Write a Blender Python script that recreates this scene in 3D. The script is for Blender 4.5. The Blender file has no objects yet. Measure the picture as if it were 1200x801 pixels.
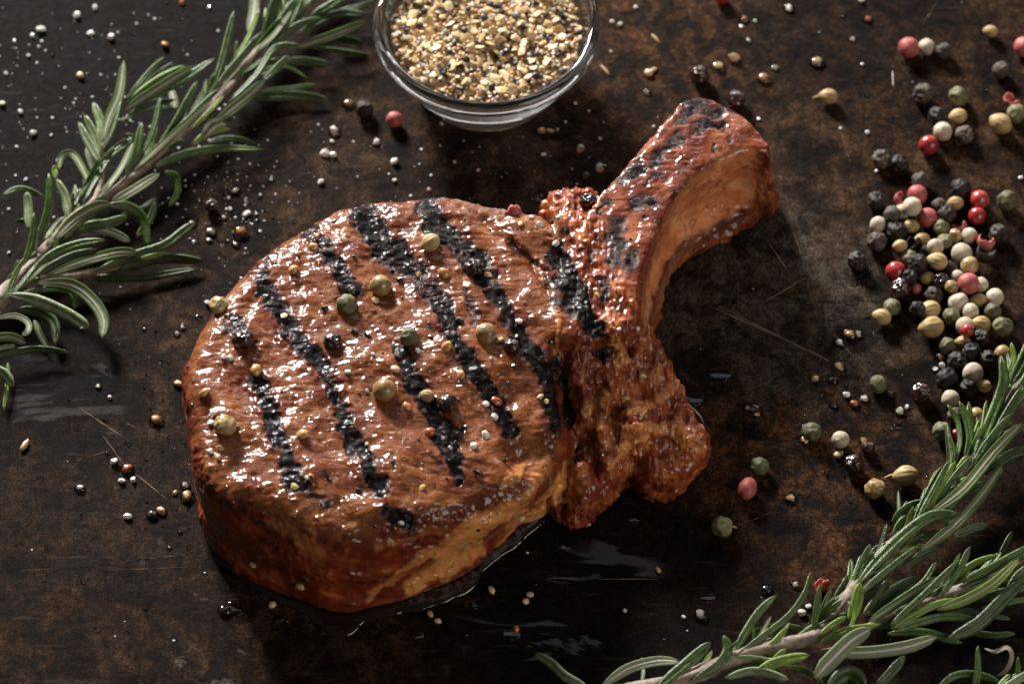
import bpy, bmesh, math, random
import numpy as np
from mathutils import Vector, Matrix, noise as mnoise
from mathutils.bvhtree import BVHTree

# ------------------------------------------------------------------ camera, world, lights, exposure
C = bpy.context.scene
U = 0.25 / 1200.0            # one photograph pixel on the tray, in metres
ELEV = math.radians(55.0)
DIST = 0.90
cam_data = bpy.data.cameras.new("camera")
cam = bpy.data.objects.new("camera", cam_data)
C.collection.objects.link(cam)
C.camera = cam
VDIR = Vector((0, math.cos(ELEV), -math.sin(ELEV)))      # direction the camera looks along
CAMPOS = -VDIR * DIST
cam.location = CAMPOS
cam.rotation_euler = (math.pi / 2 - ELEV, 0, 0)
cam_data.sensor_width = 36.0
cam_data.lens = 36.0 * DIST / 0.25
cam_data.clip_start = 0.01
cam_data.clip_end = 20.0
cam_data.dof.use_dof = True
cam_data.dof.focus_distance = 0.868
cam_data.dof.aperture_fstop = 15.0

world = bpy.data.worlds.new("World")
C.world = world
world.use_nodes = True
wn = world.node_tree
wn.nodes["Background"].inputs[0].default_value = (0.92, 0.95, 1.0, 1)
wn.nodes["Background"].inputs[1].default_value = 0.045

def area_light(name, loc, target, sx, sy, power, col):
    ld = bpy.data.lights.new(name, 'AREA')
    ld.shape = 'RECTANGLE'; ld.size = sx; ld.size_y = sy
    ld.energy = power; ld.color = col
    o = bpy.data.objects.new(name, ld)
    C.collection.objects.link(o)
    o.location = loc
    d = Vector(target) - Vector(loc)
    o.rotation_euler = d.to_track_quat('-Z', 'Y').to_euler()
    return o
# key: a window-like soft box behind and to one side, low; a weak warm bounce from the front
area_light("softbox", (-0.48, 1.06, 0.60), (0, 0.02, 0), 0.32, 0.23, 52.0, (1.0, 0.975, 0.95))
area_light("ceiling_glow", (0.05, 0.62, 1.36), (0, 0, 0), 1.2, 0.42, 1.3, (0.94, 0.97, 1.0))
area_light("rear_fill", (0.25, 1.35, 0.30), (0, 0, 0.02), 1.5, 0.45, 5.5, (1.0, 0.99, 0.97))  # unseen fill panel, added to brighten the glass rim and leaf edges
area_light("bounce_card", (0.80, -0.62, 0.60), (0.02, 0, 0), 0.7, 0.6, 5.2, (1.0, 0.93, 0.85))

C.view_settings.view_transform = 'Standard'
C.view_settings.look = 'None'
C.view_settings.exposure = 0.0
C.view_settings.gamma = 1.0
C.view_settings.use_curve_mapping = False
C.render.engine = 'CYCLES'
C.cycles.max_bounces = 10
C.cycles.transmission_bounces = 10
C.cycles.glossy_bounces = 4
C.cycles.sample_clamp_indirect = 6.0
C.cycles.use_denoising = True

# ------------------------------------------------------------------ helpers
SIN, COS = math.sin(ELEV), math.cos(ELEV)
RIGHT = Vector((1, 0, 0))
CUP = Vector((0, SIN, COS))
def ray(px, py):
    k = 0.25 / 1200.0 / DIST
    return (VDIR + RIGHT * ((px - 600) * k) + CUP * ((400.5 - py) * k)).normalized()
def W(px, py, z=0.0):
    """photograph pixel on the level plane at height z (z in px units) -> world point"""
    d = ray(px, py)
    t = (z * U - CAMPOS.z) / d.z
    return CAMPOS + d * t
def Wn(px, py, z):
    px = np.asarray(px, float); py = np.asarray(py, float); z = np.asarray(z, float)
    k = 0.25 / 1200.0 / DIST
    a = (px - 600) * k; b = (400.5 - py) * k
    dx = a; dy = VDIR.y + CUP.y * b; dz = VDIR.z + CUP.z * b
    t = (z * U - CAMPOS.z) / dz
    return np.stack([CAMPOS.x + dx * t, CAMPOS.y + dy * t], -1) / U      # in px units
def proj(P):
    """world points in px units (N,3) -> photograph pixel"""
    P = np.asarray(P, float) * U - np.array(CAMPOS)
    zc = P @ np.array(VDIR); xc = P[:, 0]; yc = P @ np.array(CUP)
    k = 0.25 / 1200.0 / DIST
    return 600 + xc / zc / k, 400.5 - yc / zc / k

_rng = np.random.RandomState(7)
_T = _rng.rand(64, 64, 64).astype(np.float32) * 2 - 1
def vnoise(P, scale, seed=0):
    P = np.asarray(P, np.float32) / scale + np.array([seed * 7.13 + 11.3, seed * 3.71 + 5.1, seed * 5.57 + 2.9], np.float32)
    i = np.floor(P).astype(np.int64); f = (P - i).astype(np.float32)
    f = f * f * (3 - 2 * f)
    i0 = i & 63; i1 = (i + 1) & 63
    x0, y0, z0 = i0.T; x1, y1, z1 = i1.T
    fx, fy, fz = f.T
    def L(a, b, t): return a + (b - a) * t
    return L(L(L(_T[x0, y0, z0], _T[x1, y0, z0], fx), L(_T[x0, y1, z0], _T[x1, y1, z0], fx), fy),
             L(L(_T[x0, y0, z1], _T[x1, y0, z1], fx), L(_T[x0, y1, z1], _T[x1, y1, z1], fx), fy), fz)
def fbm(P, scale, oct=4, seed=0, gain=0.5):
    s = 0; a = 1.0; t = 0
    for o in range(oct):
        s = s + a * vnoise(P, scale / (2.03 ** o), seed + o * 3); t += a; a *= gain
    return s / t
def sstep(a, b, x):
    t = np.clip((x - a) / (b - a), 0, 1); return t * t * (3 - 2 * t)

def new_mesh(name, verts, faces, smooth=True):
    me = bpy.data.meshes.new(name)
    me.from_pydata([tuple(v) for v in verts], [], [tuple(f) for f in faces])
    if smooth:
        me.polygons.foreach_set("use_smooth", [True] * len(me.polygons))
    me.update()
    return me
def quad_mesh(name, V, Q):
    me = bpy.data.meshes.new(name)
    V = np.asarray(V, np.float32); Q = np.asarray(Q, np.int32)
    me.vertices.add(len(V)); me.vertices.foreach_set("co", V.ravel())
    me.loops.add(Q.size); me.loops.foreach_set("vertex_index", Q.ravel())
    me.polygons.add(len(Q))
    me.polygons.foreach_set("loop_start", np.arange(len(Q), dtype=np.int32) * Q.shape[1])
    me.polygons.foreach_set("use_smooth", np.ones(len(Q), bool))
    me.update(calc_edges=True); me.validate()
    return me
def obj(name, me, mat=None, parent=None, loc=None):
    o = bpy.data.objects.new(name, me)
    C.collection.objects.link(o)
    if mat is not None and me is not None and not me.materials:
        for m in (mat if isinstance(mat, (list, tuple)) else [mat]): me.materials.append(m)
    if parent is not None: o.parent = parent
    if loc is not None: o.location = loc
    return o
def tag(o, label=None, cat=None, group=None, kind=None):
    if label: o["label"] = label
    if cat: o["category"] = cat
    if group: o["group"] = group
    if kind: o["kind"] = kind
    return o
def add_attr(me, name, arr):
    a = me.attributes.new(name, 'FLOAT', 'POINT')
    a.data.foreach_set("value", np.asarray(arr, np.float32))

# ------------------------------------------------------------------ node helpers
class NT:
    def __init__(s, name):
        s.m = bpy.data.materials.new(name); s.m.use_nodes = True
        s.t = s.m.node_tree; s.n = s.t.nodes; s.l = s.t.links
        s.n.clear()
        s.out = s.n.new('ShaderNodeOutputMaterial')
        s.co = s.n.new('ShaderNodeTexCoord')
        s.px = s.vmath('SCALE', s.co.outputs['Object'], scale=1 / U)
    def link(s, a, b): s.l.new(a, b)
    def setin(s, sock, v):
        if v is None: return
        if hasattr(v, 'links') or isinstance(v, bpy.types.NodeSocket): s.l.new(v, sock)
        else:
            if isinstance(v, (tuple, list)) and len(v) == 3 and sock.type == 'RGBA': v = tuple(v) + (1,)
            if isinstance(v, (int, float)) and sock.type == 'RGBA': v = (v, v, v, 1)
            if isinstance(v, (int, float)) and sock.type == 'VECTOR': v = (v, v, v)
            sock.default_value = v
    def vmath(s, op, a, b=None, scale=None):
        n = s.n.new('ShaderNodeVectorMath'); n.operation = op
        s.setin(n.inputs[0], a)
        if b is not None: s.setin(n.inputs[1], b)
        if scale is not None: s.setin(n.inputs['Scale'], scale)
        return n.outputs[0] if op not in ('LENGTH', 'DISTANCE', 'DOT_PRODUCT') else n.outputs['Value']
    def math(s, op, a, b=None, c=None, clamp=False):
        n = s.n.new('ShaderNodeMath'); n.operation = op; n.use_clamp = clamp
        s.setin(n.inputs[0], a)
        if b is not None: s.setin(n.inputs[1], b)
        if c is not None: s.setin(n.inputs[2], c)
        return n.outputs[0]
    def noise(s, feat, detail=4, rough=0.55, dist=0.0, vec=None, color=False):
        """feat = feature size in photograph pixels"""
        n = s.n.new('ShaderNodeTexNoise')
        s.setin(n.inputs['Vector'], vec if vec is not None else s.px)
        n.inputs['Scale'].default_value = 1.0 / feat
        n.inputs['Detail'].default_value = detail; n.inputs['Roughness'].default_value = rough
        n.inputs['Distortion'].default_value = dist
        return n.outputs['Color' if color else 'Fac']
    def voro(s, feat, feature='F1', vec=None, rnd=1.0):
        n = s.n.new('ShaderNodeTexVoronoi'); n.feature = feature
        s.setin(n.inputs['Vector'], vec if vec is not None else s.px)
        n.inputs['Scale'].default_value = 1.0 / feat; n.inputs['Randomness'].default_value = rnd
        return n.outputs['Distance']
    def ramp(s, fac, stops):
        n = s.n.new('ShaderNodeValToRGB'); cr = n.color_ramp
        s.setin(n.inputs[0], fac)
        while len(cr.elements) < len(stops): cr.elements.new(0.5)
        for e, (p, c) in zip(cr.elements, stops):
            e.position = p
            e.color = (c, c, c, 1) if not isinstance(c, (tuple, list)) else tuple(c) + ((1,) if len(c) == 3 else ())
        return n.outputs['Color']
    def rng(s, v, a, b, c=0.0, d=1.0):
        n = s.n.new('ShaderNodeMapRange'); n.interpolation_type = 'SMOOTHSTEP'
        s.setin(n.inputs['Value'], v)
        n.inputs['From Min'].default_value = a; n.inputs['From Max'].default_value = b
        n.inputs['To Min'].default_value = c; n.inputs['To Max'].default_value = d
        return n.outputs['Result']
    def mix(s, f, a, b, mode='MIX'):
        n = s.n.new('ShaderNodeMix'); n.data_type = 'RGBA'; n.blend_type = mode
        s.setin(n.inputs[0], f); s.setin(n.inputs[6], a); s.setin(n.inputs[7], b)
        return n.outputs[2]
    def attr(s, name):
        n = s.n.new('ShaderNodeAttribute'); n.attribute_name = name; return n.outputs['Fac']
    def bump(s, h, dist_px, strength=1.0, normal=None):
        n = s.n.new('ShaderNodeBump'); n.inputs['Distance'].default_value = dist_px * U
        s.setin(n.inputs['Strength'], strength)
        s.setin(n.inputs['Height'], h)
        if normal is not None: s.setin(n.inputs['Normal'], normal)
        return n.outputs[0]
    def pbsdf(s, **kw):
        b = s.n.new('ShaderNodeBsdfPrincipled')
        for k, v in kw.items(): s.setin(b.inputs[k.replace('_', ' ')], v)
        s.l.new(b.outputs[0], s.out.inputs['Surface'])
        return s.m

# ------------------------------------------------------------------ materials
def mat_tray():
    s = NT("dark_rusted_tray")
    p = s.px
    sep = s.n.new('ShaderNodeSeparateXYZ'); s.link(p, sep.inputs[0])
    X, Y = sep.outputs[0], sep.outputs[1]
    big = s.noise(170, 5, 0.6, 0.4)
    mid = s.noise(42, 6, 0.65, 0.6)
    fine = s.noise(7, 5, 0.7)
    speck = s.noise(2.6, 3, 0.7)
    # streaks rubbed across the metal
    stv = s.vmath('MULTIPLY', p, (0.12, 1.0, 1.0))
    streak = s.noise(9, 4, 0.6, 0.3, vec=stv)
    base = s.ramp(mid, [(0.30, (0.007, 0.005, 0.004)), (0.44, (0.016, 0.009, 0.006)), (0.58, (0.044, 0.024, 0.013)), (0.74, (0.090, 0.056, 0.035))])
    rust = s.ramp(fine, [(0.32, (0.016, 0.007, 0.004)), (0.52, (0.075, 0.030, 0.011)), (0.75, (0.15, 0.070, 0.028))])
    grey = s.ramp(fine, [(0.3, (0.036, 0.028, 0.020)), (0.7, (0.085, 0.067, 0.049))])
    # warm rusty ground near the lower right and lower left, bare greyer metal beside the bone
    def blob(cx, cy, r0, r1):
        c = W(cx, cy) / U
        d = s.vmath('DISTANCE', s.vmath('MULTIPLY', p, (1, 1, 0)), (c.x, c.y, 0))
        d = s.math('ADD', d, s.math('MULTIPLY', s.math('SUBTRACT', big, 0.5), 260))
        return s.rng(d, r0, r1, 1.0, 0.0)
    m_rust = s.math('MAXIMUM', s.math('MAXIMUM', blob(930, 610, 110, 240), s.math('MULTIPLY', blob(60, 640, 90, 260), .28)), s.math('MULTIPLY', blob(1120, 130, 90, 260), 0.4))
    m_rust = s.math('MAXIMUM', m_rust, s.math('MULTIPLY', blob(790, 60, 60, 170), 0.6))
    m_grey = s.math('MAXIMUM', blob(900, 360, 70, 210), s.math('MULTIPLY', blob(120, 600, 60, 200), 0.25))
    col = s.mix(s.math('MULTIPLY', m_rust, s.rng(mid, 0.40, 0.62)), base, rust)
    col = s.mix(s.math('MULTIPLY', m_grey, s.rng(s.noise(30, 4, 0.6), 0.30, 0.60)), col, grey)
    # black burnt-on patches and pale crust
    m_blk = s.rng(s.math('ADD', s.noise(75, 6, 0.62, 0.8), s.math('MULTIPLY', s.math('SUBTRACT', speck, 0.5), 0.15)), 0.50, 0.60)
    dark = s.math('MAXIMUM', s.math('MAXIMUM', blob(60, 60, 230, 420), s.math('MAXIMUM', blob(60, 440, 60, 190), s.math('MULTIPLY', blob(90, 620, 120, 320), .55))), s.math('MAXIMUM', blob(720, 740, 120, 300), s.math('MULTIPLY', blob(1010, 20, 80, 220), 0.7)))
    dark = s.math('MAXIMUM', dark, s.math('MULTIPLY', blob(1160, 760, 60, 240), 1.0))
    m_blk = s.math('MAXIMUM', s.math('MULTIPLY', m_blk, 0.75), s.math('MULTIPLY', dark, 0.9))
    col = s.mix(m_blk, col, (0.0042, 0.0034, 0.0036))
    crust = s.math('MULTIPLY', s.rng(s.noise(34, 5, 0.65, 0.5), 0.60, 0.66), s.math('MAXIMUM', blob(250, 750, 90, 200), s.math('MULTIPLY', blob(620, 60, 40, 190), 0.25)))
    col = s.mix(s.math('MULTIPLY', crust, 0.7), col, (0.10, 0.080, 0.062))
    mott = s.math('MULTIPLY', s.rng(s.noise(3.2, 5, 0.8), 0.36, 0.66, 0.22, 1.55), s.rng(s.noise(14, 6, 0.75, .5), 0.36, 0.62, 0.55, 1.35))
    pits = s.rng(s.noise(5.5, 4, 0.7, 1.2), 0.60, 0.66, 1.0, 0.25)
    mott = s.math('MULTIPLY', mott, pits)
    comb = s.n.new('ShaderNodeCombineColor')
    for i in range(3): s.link(mott, comb.inputs[i])
    col = s.mix(1.0, col, comb.outputs[0], 'MULTIPLY')
    col = s.mix(s.math('MULTIPLY', s.rng(streak, 0.60, 0.72), 0.35), col, (0.06, 0.044, 0.030))
    # smooth dark film of oil
    oil = s.rng(s.math('ADD', s.noise(120, 3, 0.5, 1.2), s.math('MULTIPLY', dark, 0.03)), 0.49, 0.545)
    near = s.math('MULTIPLY', s.math('MAXIMUM', blob(660, 700, 40, 170), s.math('MAXIMUM', s.math('MULTIPLY', blob(80, 470, 50, 130), .45), s.math('MULTIPLY', blob(180, 150, 60, 240), .7))), s.rng(s.noise(40, 4, .6, 1.0, vec=s.vmath('MULTIPLY', p, (0.3, 1, 1))), .47, .62))
    oil = s.math('MAXIMUM', s.math('MULTIPLY', oil, 0.12), near)
    oil = s.math('MULTIPLY', s.rng(oil, 0.25, 0.75), s.math('SUBTRACT', 1.0, s.math('MULTIPLY', blob(120, 100, 260, 430), .9)))
    col = s.mix(s.math('MULTIPLY', oil, 0.45), col, (0.012, 0.005, 0.004))
    rough = s.math('ADD', s.math('MULTIPLY', mid, 0.30), 0.50)
    rough = s.mix(oil, rough, s.rng(s.noise(60, 4, 0.6), 0.35, 0.7, 0.08, 0.18))
    h = s.math('ADD', s.math('MULTIPLY', fine, 1.0), s.math('MULTIPLY', speck, 0.55))
    h = s.math('ADD', h, s.math('MULTIPLY', s.noise(18, 4, 0.6), 1.2))
    nor = s.bump(h, 0.6, s.rng(oil, 0, 1, 0.85, 0.30))
    nor = s.bump(s.noise(55, 2, 0.5), 1.2, 0.5, nor)
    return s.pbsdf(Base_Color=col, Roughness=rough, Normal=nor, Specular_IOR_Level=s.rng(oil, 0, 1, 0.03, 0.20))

def mat_simple(name, col, rough=0.5, bump=None, **kw):
    s = NT(name)
    nor = s.bump(s.noise(bump[0], 4, 0.6), bump[1], bump[2] if len(bump) > 2 else 1.0) if bump else None
    return s.pbsdf(Base_Color=col, Roughness=rough, Normal=nor, **kw)

# ------------------------------------------------------------------ the tray
c0 = W(600, 400)
S = 0.42
tray = obj("baking_tray", new_mesh("baking_tray", [(-S, -S, 0), (S, -S, 0), (S, S, 0), (-S, S, 0)], [(0, 1, 2, 3)]), mat_tray())
tag(tray, kind='structure')
M_scr = mat_simple("bare_scratch", (0.22, 0.15, 0.09), 0.35)
def scratch(x0, y0, x1, y1, w=1.1, mat=None, bend=0.0):
    a, b = W(x0, y0), W(x1, y1)
    d = (b - a); n = Vector((-d.y, d.x, 0)).normalized()
    N = 14; vs = []; fs = []
    for i in range(N + 1):
        t = i / N
        ww = w * U * (math.sin(math.pi * min(max(t, 0.02), 0.98)) ** 0.5) * (0.35 + 0.75 * random.random()) * 0.5
        c = a + d * t + n * (bend * U * math.sin(math.pi * t) + (random.random() - .5) * 0.35 * U)
        vs += [c + n * ww + Vector((0, 0, .16 * U)), c + Vector((0, 0, .42 * U)), c - n * ww + Vector((0, 0, .16 * U))]
        if i: k = 3 * i; fs += [(k - 3, k - 2, k + 1, k), (k - 2, k - 1, k + 2, k + 1)]
    return obj("scratch", new_mesh("scratch", vs, fs, False), mat or M_scr, tray)
random.seed(3)
for a in [(829, 357, 915, 396, 1.3), (842, 358, 968, 422, 1.2), (897, 279, 928, 324, 1.2), (928, 267, 941, 303, 1.1), (945, 330, 960, 380, .8),
          (895, 354, 945, 325, 1.3), (967, 380, 1024, 445, .9), (945, 408, 975, 425, 1.4), (984, 148, 996, 190, .7), (1100, 0, 1080, 30, .6),
          (640, 677, 678, 677.5, 1.2), (700, 678, 770, 678, 1.0), (10, 670, 90, 664, .8), (120, 668, 230, 664, .8), (160, 655, 220, 650, .7),
          (86, 473, 155, 519, 1.3), (119, 508, 152, 553, 1.2), (155, 552, 200, 588, 1.2), (83, 542, 133, 526, .8), (165, 519, 216, 504, .8),
          (145, 494, 160, 501, 1.2), (205, 592, 214, 598, .8), (1046, 82, 1047, 103, 1.6)]:
    scratch(*a)
rs = random.Random(5)
for k in range(46):
    x = rs.uniform(760, 1150); y = rs.uniform(280, 640); an = rs.choice([0.5, 0.9, -0.6, -0.9, 0.1]) + rs.gauss(0, .2); L = rs.uniform(15, 70)
    if x < 830 and y > 380: continue
    if k == 0: M_scr2 = mat_simple("dull_scratch", (0.055, 0.04, 0.028), 0.45)
    scratch(x, y, x + L * math.cos(an), y + L * math.sin(an), .55, M_scr2)

# ------------------------------------------------------------------ the pork chop: a smooth solid from traced outlines
HT = 150.0
def crspline(P, n=6):
    P = np.asarray(P, float); M = len(P); out = []
    for i in range(M):
        p0, p1, p2, p3 = P[i - 1], P[i], P[(i + 1) % M], P[(i + 2) % M]
        for j in range(n):
            t = j / n
            out.append(0.5 * ((2 * p1) + (-p0 + p2) * t + (2 * p0 - 5 * p1 + 4 * p2 - p3) * t * t + (-p0 + 3 * p1 - 3 * p2 + p3) * t ** 3))
    return np.array(out)
def sd_poly(X, Y, poly):
    d = np.full(X.shape, 1e9, np.float32); ins = np.zeros(X.shape, bool)
    n = len(poly)
    for i in range(n):
        a = poly[i]; b = poly[(i + 1) % n]
        e = b - a; wx = X - a[0]; wy = Y - a[1]
        t = np.clip((wx * e[0] + wy * e[1]) / (e @ e + 1e-9), 0, 1)
        dd = (wx - e[0] * t) ** 2 + (wy - e[1] * t) ** 2
        d = np.minimum(d, dd)
        c = (a[1] > Y) != (b[1] > Y)
        if b[1] != a[1]:
            c = c & (X < (b[0] - a[0]) * (Y - a[1]) / (b[1] - a[1]) + a[0])
            ins ^= c
    d = np.sqrt(d); return np.where(ins, -d, d)
def offset_poly(P, off):
    P = np.asarray(P); T = np.roll(P, -1, 0) - np.roll(P, 1, 0)
    N = np.stack([T[:, 1], -T[:, 0]], -1); N /= np.linalg.norm(N, axis=1)[:, None] + 1e-9
    A = 0.5 * np.sum(P[:, 0] * np.roll(P[:, 1], -1) - np.roll(P[:, 0], -1) * P[:, 1])
    if A < 0: N = -N
    return P + N * np.asarray(off)[:, None]

# outline of the eye of the chop at the height of its top, with how far the wall swells at mid height and at the tray
EYE = [(214, 432, 2, -4), (219, 400, 2, -4), (233, 370, 0, -6), (258, 336, 0, -8), (290, 303, 0, -8), (330, 269, 0, -8), (385, 240, 0, -8), (440, 226, 0, -8),
       (500, 223, 0, -8), (560, 226, 0, -8), (612, 237, 0, -8), (648, 254, 0, -8), (664, 300, 0, 0), (664, 360, 0, 0), (660, 420, 0, 0), (664, 480, 0, 0),
       (655, 528, -4, -22), (630, 556, -8, -36), (592, 574, -2, -22), (540, 588, 8, 6), (480, 604, 16, 18), (430, 612, 22, 24), (385, 612, 24, 27),
       (340, 600, 20, 24), (290, 584, 14, 18), (252, 566, 10, 10), (231, 540, 5, 4), (222, 500, 2, -2), (216, 462, 2, -4)]
# outline of the knobbly meat round the joint, taken low on its side
KNOB = [(632, 262), (672, 255), (712, 262), (728, 330), (752, 388), (768, 402), (783, 436), (800, 464), (812, 486), (829, 516), (812, 541), (788, 560),
        (760, 566), (740, 552), (722, 566), (700, 580), (676, 598), (650, 590), (640, 560), (645, 480), (635, 380), (625, 310)]
# the rib: top face, hollow middle, lip at the tray
RIB_T = [(640, 390), (662, 300), (690, 242), (722, 203), (757, 164), (790, 124), (815, 109), (846, 116), (874, 134), (896, 158), (903, 178), (886, 172), (862, 180), (818, 206),
         (788, 240), (767, 285), (751, 330), (735, 385)]
RIB_M = [(640, 433), (662, 343), (690, 285), (722, 246), (757, 207), (790, 168), (815, 152), (846, 158), (876, 176), (902, 202), (905, 222), (880, 226), (846, 240), (806, 264),
         (784, 290), (767, 326), (756, 366), (740, 426)]
RIB_M[11:17] = [(866, 216), (832, 230), (793, 254), (772, 280), (757, 318), (749, 360)]
RIB_B = [(640, 470), (662, 380), (690, 322), (722, 283), (757, 244), (790, 204), (815, 190), (848, 196), (884, 212), (908, 230), (911, 243), (886, 258), (850, 279), (808, 301),
         (786, 326), (769, 372), (762, 412), (745, 460)]
def heights(pts, X, Y, p=2.2):
    num = 0; den = 0
    for (x, y, z) in pts:
        w = Wn(x, y, z); d = ((X - w[0]) ** 2 + (Y - w[1]) ** 2) ** (p / 2) + 60.0
        num = num + z / d; den = den + 1 / d
    return num / den
def smin(a, b, k):
    h = np.clip(0.5 + 0.5 * (b - a) / k, 0, 1); return b + (a - b) * h - k * h * (1 - h)
def smax(a, b, k): return -smin(-a, -b, k)

VX = 3.0
x0, x1 = 150.0 - 600, 960.0 - 600
lo = Wn(600, 760, 0)[1]; hi = Wn(600, 80, 150)[1]
gx = np.arange(x0, x1, VX, dtype=np.float32); gy = np.arange(lo, hi, VX, dtype=np.float32); gz = np.arange(-6, 190, VX, dtype=np.float32)
X2, Y2 = np.meshgrid(gx, gy, indexing='ij')
def level(poly): return sd_poly(X2, Y2, crspline(poly, 4)).astype(np.float32)
eT = Wn([p[0] for p in EYE], [p[1] for p in EYE], HT)
dT = level(eT); dM = level(offset_poly(eT, [p[2] for p in EYE])); dB = level(offset_poly(eT, [p[3] for p in EYE]))
kn = level(Wn([p[0] for p in KNOB], [p[1] for p in KNOB], 45.0))
rT = level(Wn([p[0] for p in RIB_T], [p[1] for p in RIB_T], 150.0)); rM = level(Wn([p[0] for p in RIB_M], [p[1] for p in RIB_M], 75.0)); rB = level(Wn([p[0] for p in RIB_B], [p[1] for p in RIB_B], 12.0))
HE = heights([(300, 400, 146), (400, 300, 152), (520, 300, 154), (450, 420, 156), (560, 420, 150), (350, 520, 150), (450, 540, 150), (560, 520, 140), (630, 480, 128),
              (630, 360, 146), (620, 540, 112), (640, 290, 150), (250, 450, 142), (260, 530, 140), (400, 600, 142), (540, 575, 128)], X2, Y2)
HK = heights([(650, 270, 148), (690, 300, 150), (680, 350, 146), (690, 400, 140), (740, 400, 118), (700, 450, 118), (760, 440, 96), (740, 490, 92), (790, 490, 70), (800, 530, 58),
              (760, 530, 66), (700, 500, 98), (700, 550, 66), (672, 540, 90), (660, 580, 50), (670, 460, 126), (740, 550, 46)], X2, Y2)
HR = heights([(690, 300, 152), (740, 230, 150), (780, 180, 150), (820, 140, 150), (860, 145, 148), (890, 165, 144)], X2, Y2)
# seams and folds cut into the tops; each: points (px), width, depth
def poly_dist(X, Y, pts, z):
    W2 = Wn([p[0] for p in pts], [p[1] for p in pts], z); d = np.full(X.shape, 1e9)
    for a, b in zip(W2[:-1], W2[1:]):
        e = b - a; t = np.clip(((X - a[0]) * e[0] + (Y - a[1]) * e[1]) / (e @ e), 0, 1)
        d = np.minimum(d, np.hypot(X - a[0] - e[0] * t, Y - a[1] - e[1] * t))
    return d
GRO = [([(598, 282), (625, 306), (643, 340), (652, 375), (650, 410), (655, 425)], 150, 5, 9), ([(668, 470), (676, 510), (668, 545), (650, 590)], 90, 11, 34), ([(655, 425), (668, 470)], 130, 7, 10),
       ([(700, 470), (690, 500), (700, 540), (722, 556)], 90, 8, 20), ([(745, 498), (765, 505), (790, 500)], 85, 6, 10), ([(722, 470), (728, 480)], 110, 7, 20),
       ([(700, 415), (722, 440), (735, 470)], 118, 6, 9), ([(735, 330), (728, 365), (738, 392)], 150, 6, 14), ([(585, 275), (560, 250), (540, 240)], 152, 6, 4)]
RID = [([(725, 445), (705, 460), (692, 480)], 115, 7, 9), ([(727, 488), (742, 480), (755, 477)], 100, 8, 12), ([(735, 505), (760, 498), (775, 503)], 92, 7, 9), ([(712, 545), (735, 520), (750, 512)], 72, 6, 10),
       ([(655, 575), (680, 545)], 70, 8, 10), ([(620, 610), (650, 560), (668, 520)], 100, 7, 7), ([(640, 350), (662, 390), (672, 430)], 146, 9, 5), ([(790, 505), (812, 515)], 66, 14, 8)]
GD = 0; RD = 0
for pts, z, w, dep in GRO: GD = GD + dep * np.exp(-(poly_dist(X2, Y2, pts, z) / w) ** 2)
for pts, z, w, dep in RID: RD = RD + dep * np.exp(-(poly_dist(X2, Y2, pts, z) / w) ** 2)
HE = HE - GD + RD * 0.5; HK = HK - GD + RD
P2 = np.stack([X2.ravel(), Y2.ravel(), np.zeros(X2.size)], -1)
nz1 = fbm(P2, 55, 3, 1).reshape(X2.shape); nz2 = fbm(P2, 18, 3, 5).reshape(X2.shape)
HE = HE + nz1 * 9 + nz2 * 2.5; HK = HK + nz1 * 8 + nz2 * 11; HR = HR + nz1 * 3
F = np.empty((len(gx), len(gy), len(gz)), np.float32)
for k, z in enumerate(gz):
    t = z / HT
    if t > .5: a = dM + (dT - dM) * min((t - .5) * 2, 1)
    else: a = dB + (dM - dB) * max(t * 2, 0)
    # the foot of the wall rolls under, with a ledge of fat below
    a = a + 5 * math.exp(-((z - 46) / 16) ** 2)
    e = smax(a, z - HE, 34)
    kk = smax(kn + (max(z - 45, 0)) * 0.22 + nz2 * 5, z - HK, 16)
    if z > 75: r = rM + (rT - rM) * min((z - 75) / 75, 1)
    else:
        tt = min(max((z - 12) / 63, 0), 1); tt = tt * tt * (3 - 2 * tt); r = rB + (rM - rB) * tt
    r = smax(r, z - HR, 12)
    f = smin(e, kk, 5)
    f = smin(f, r, 9)
    F[:, :, k] = smax(f, (3 - z), 10)

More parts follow.
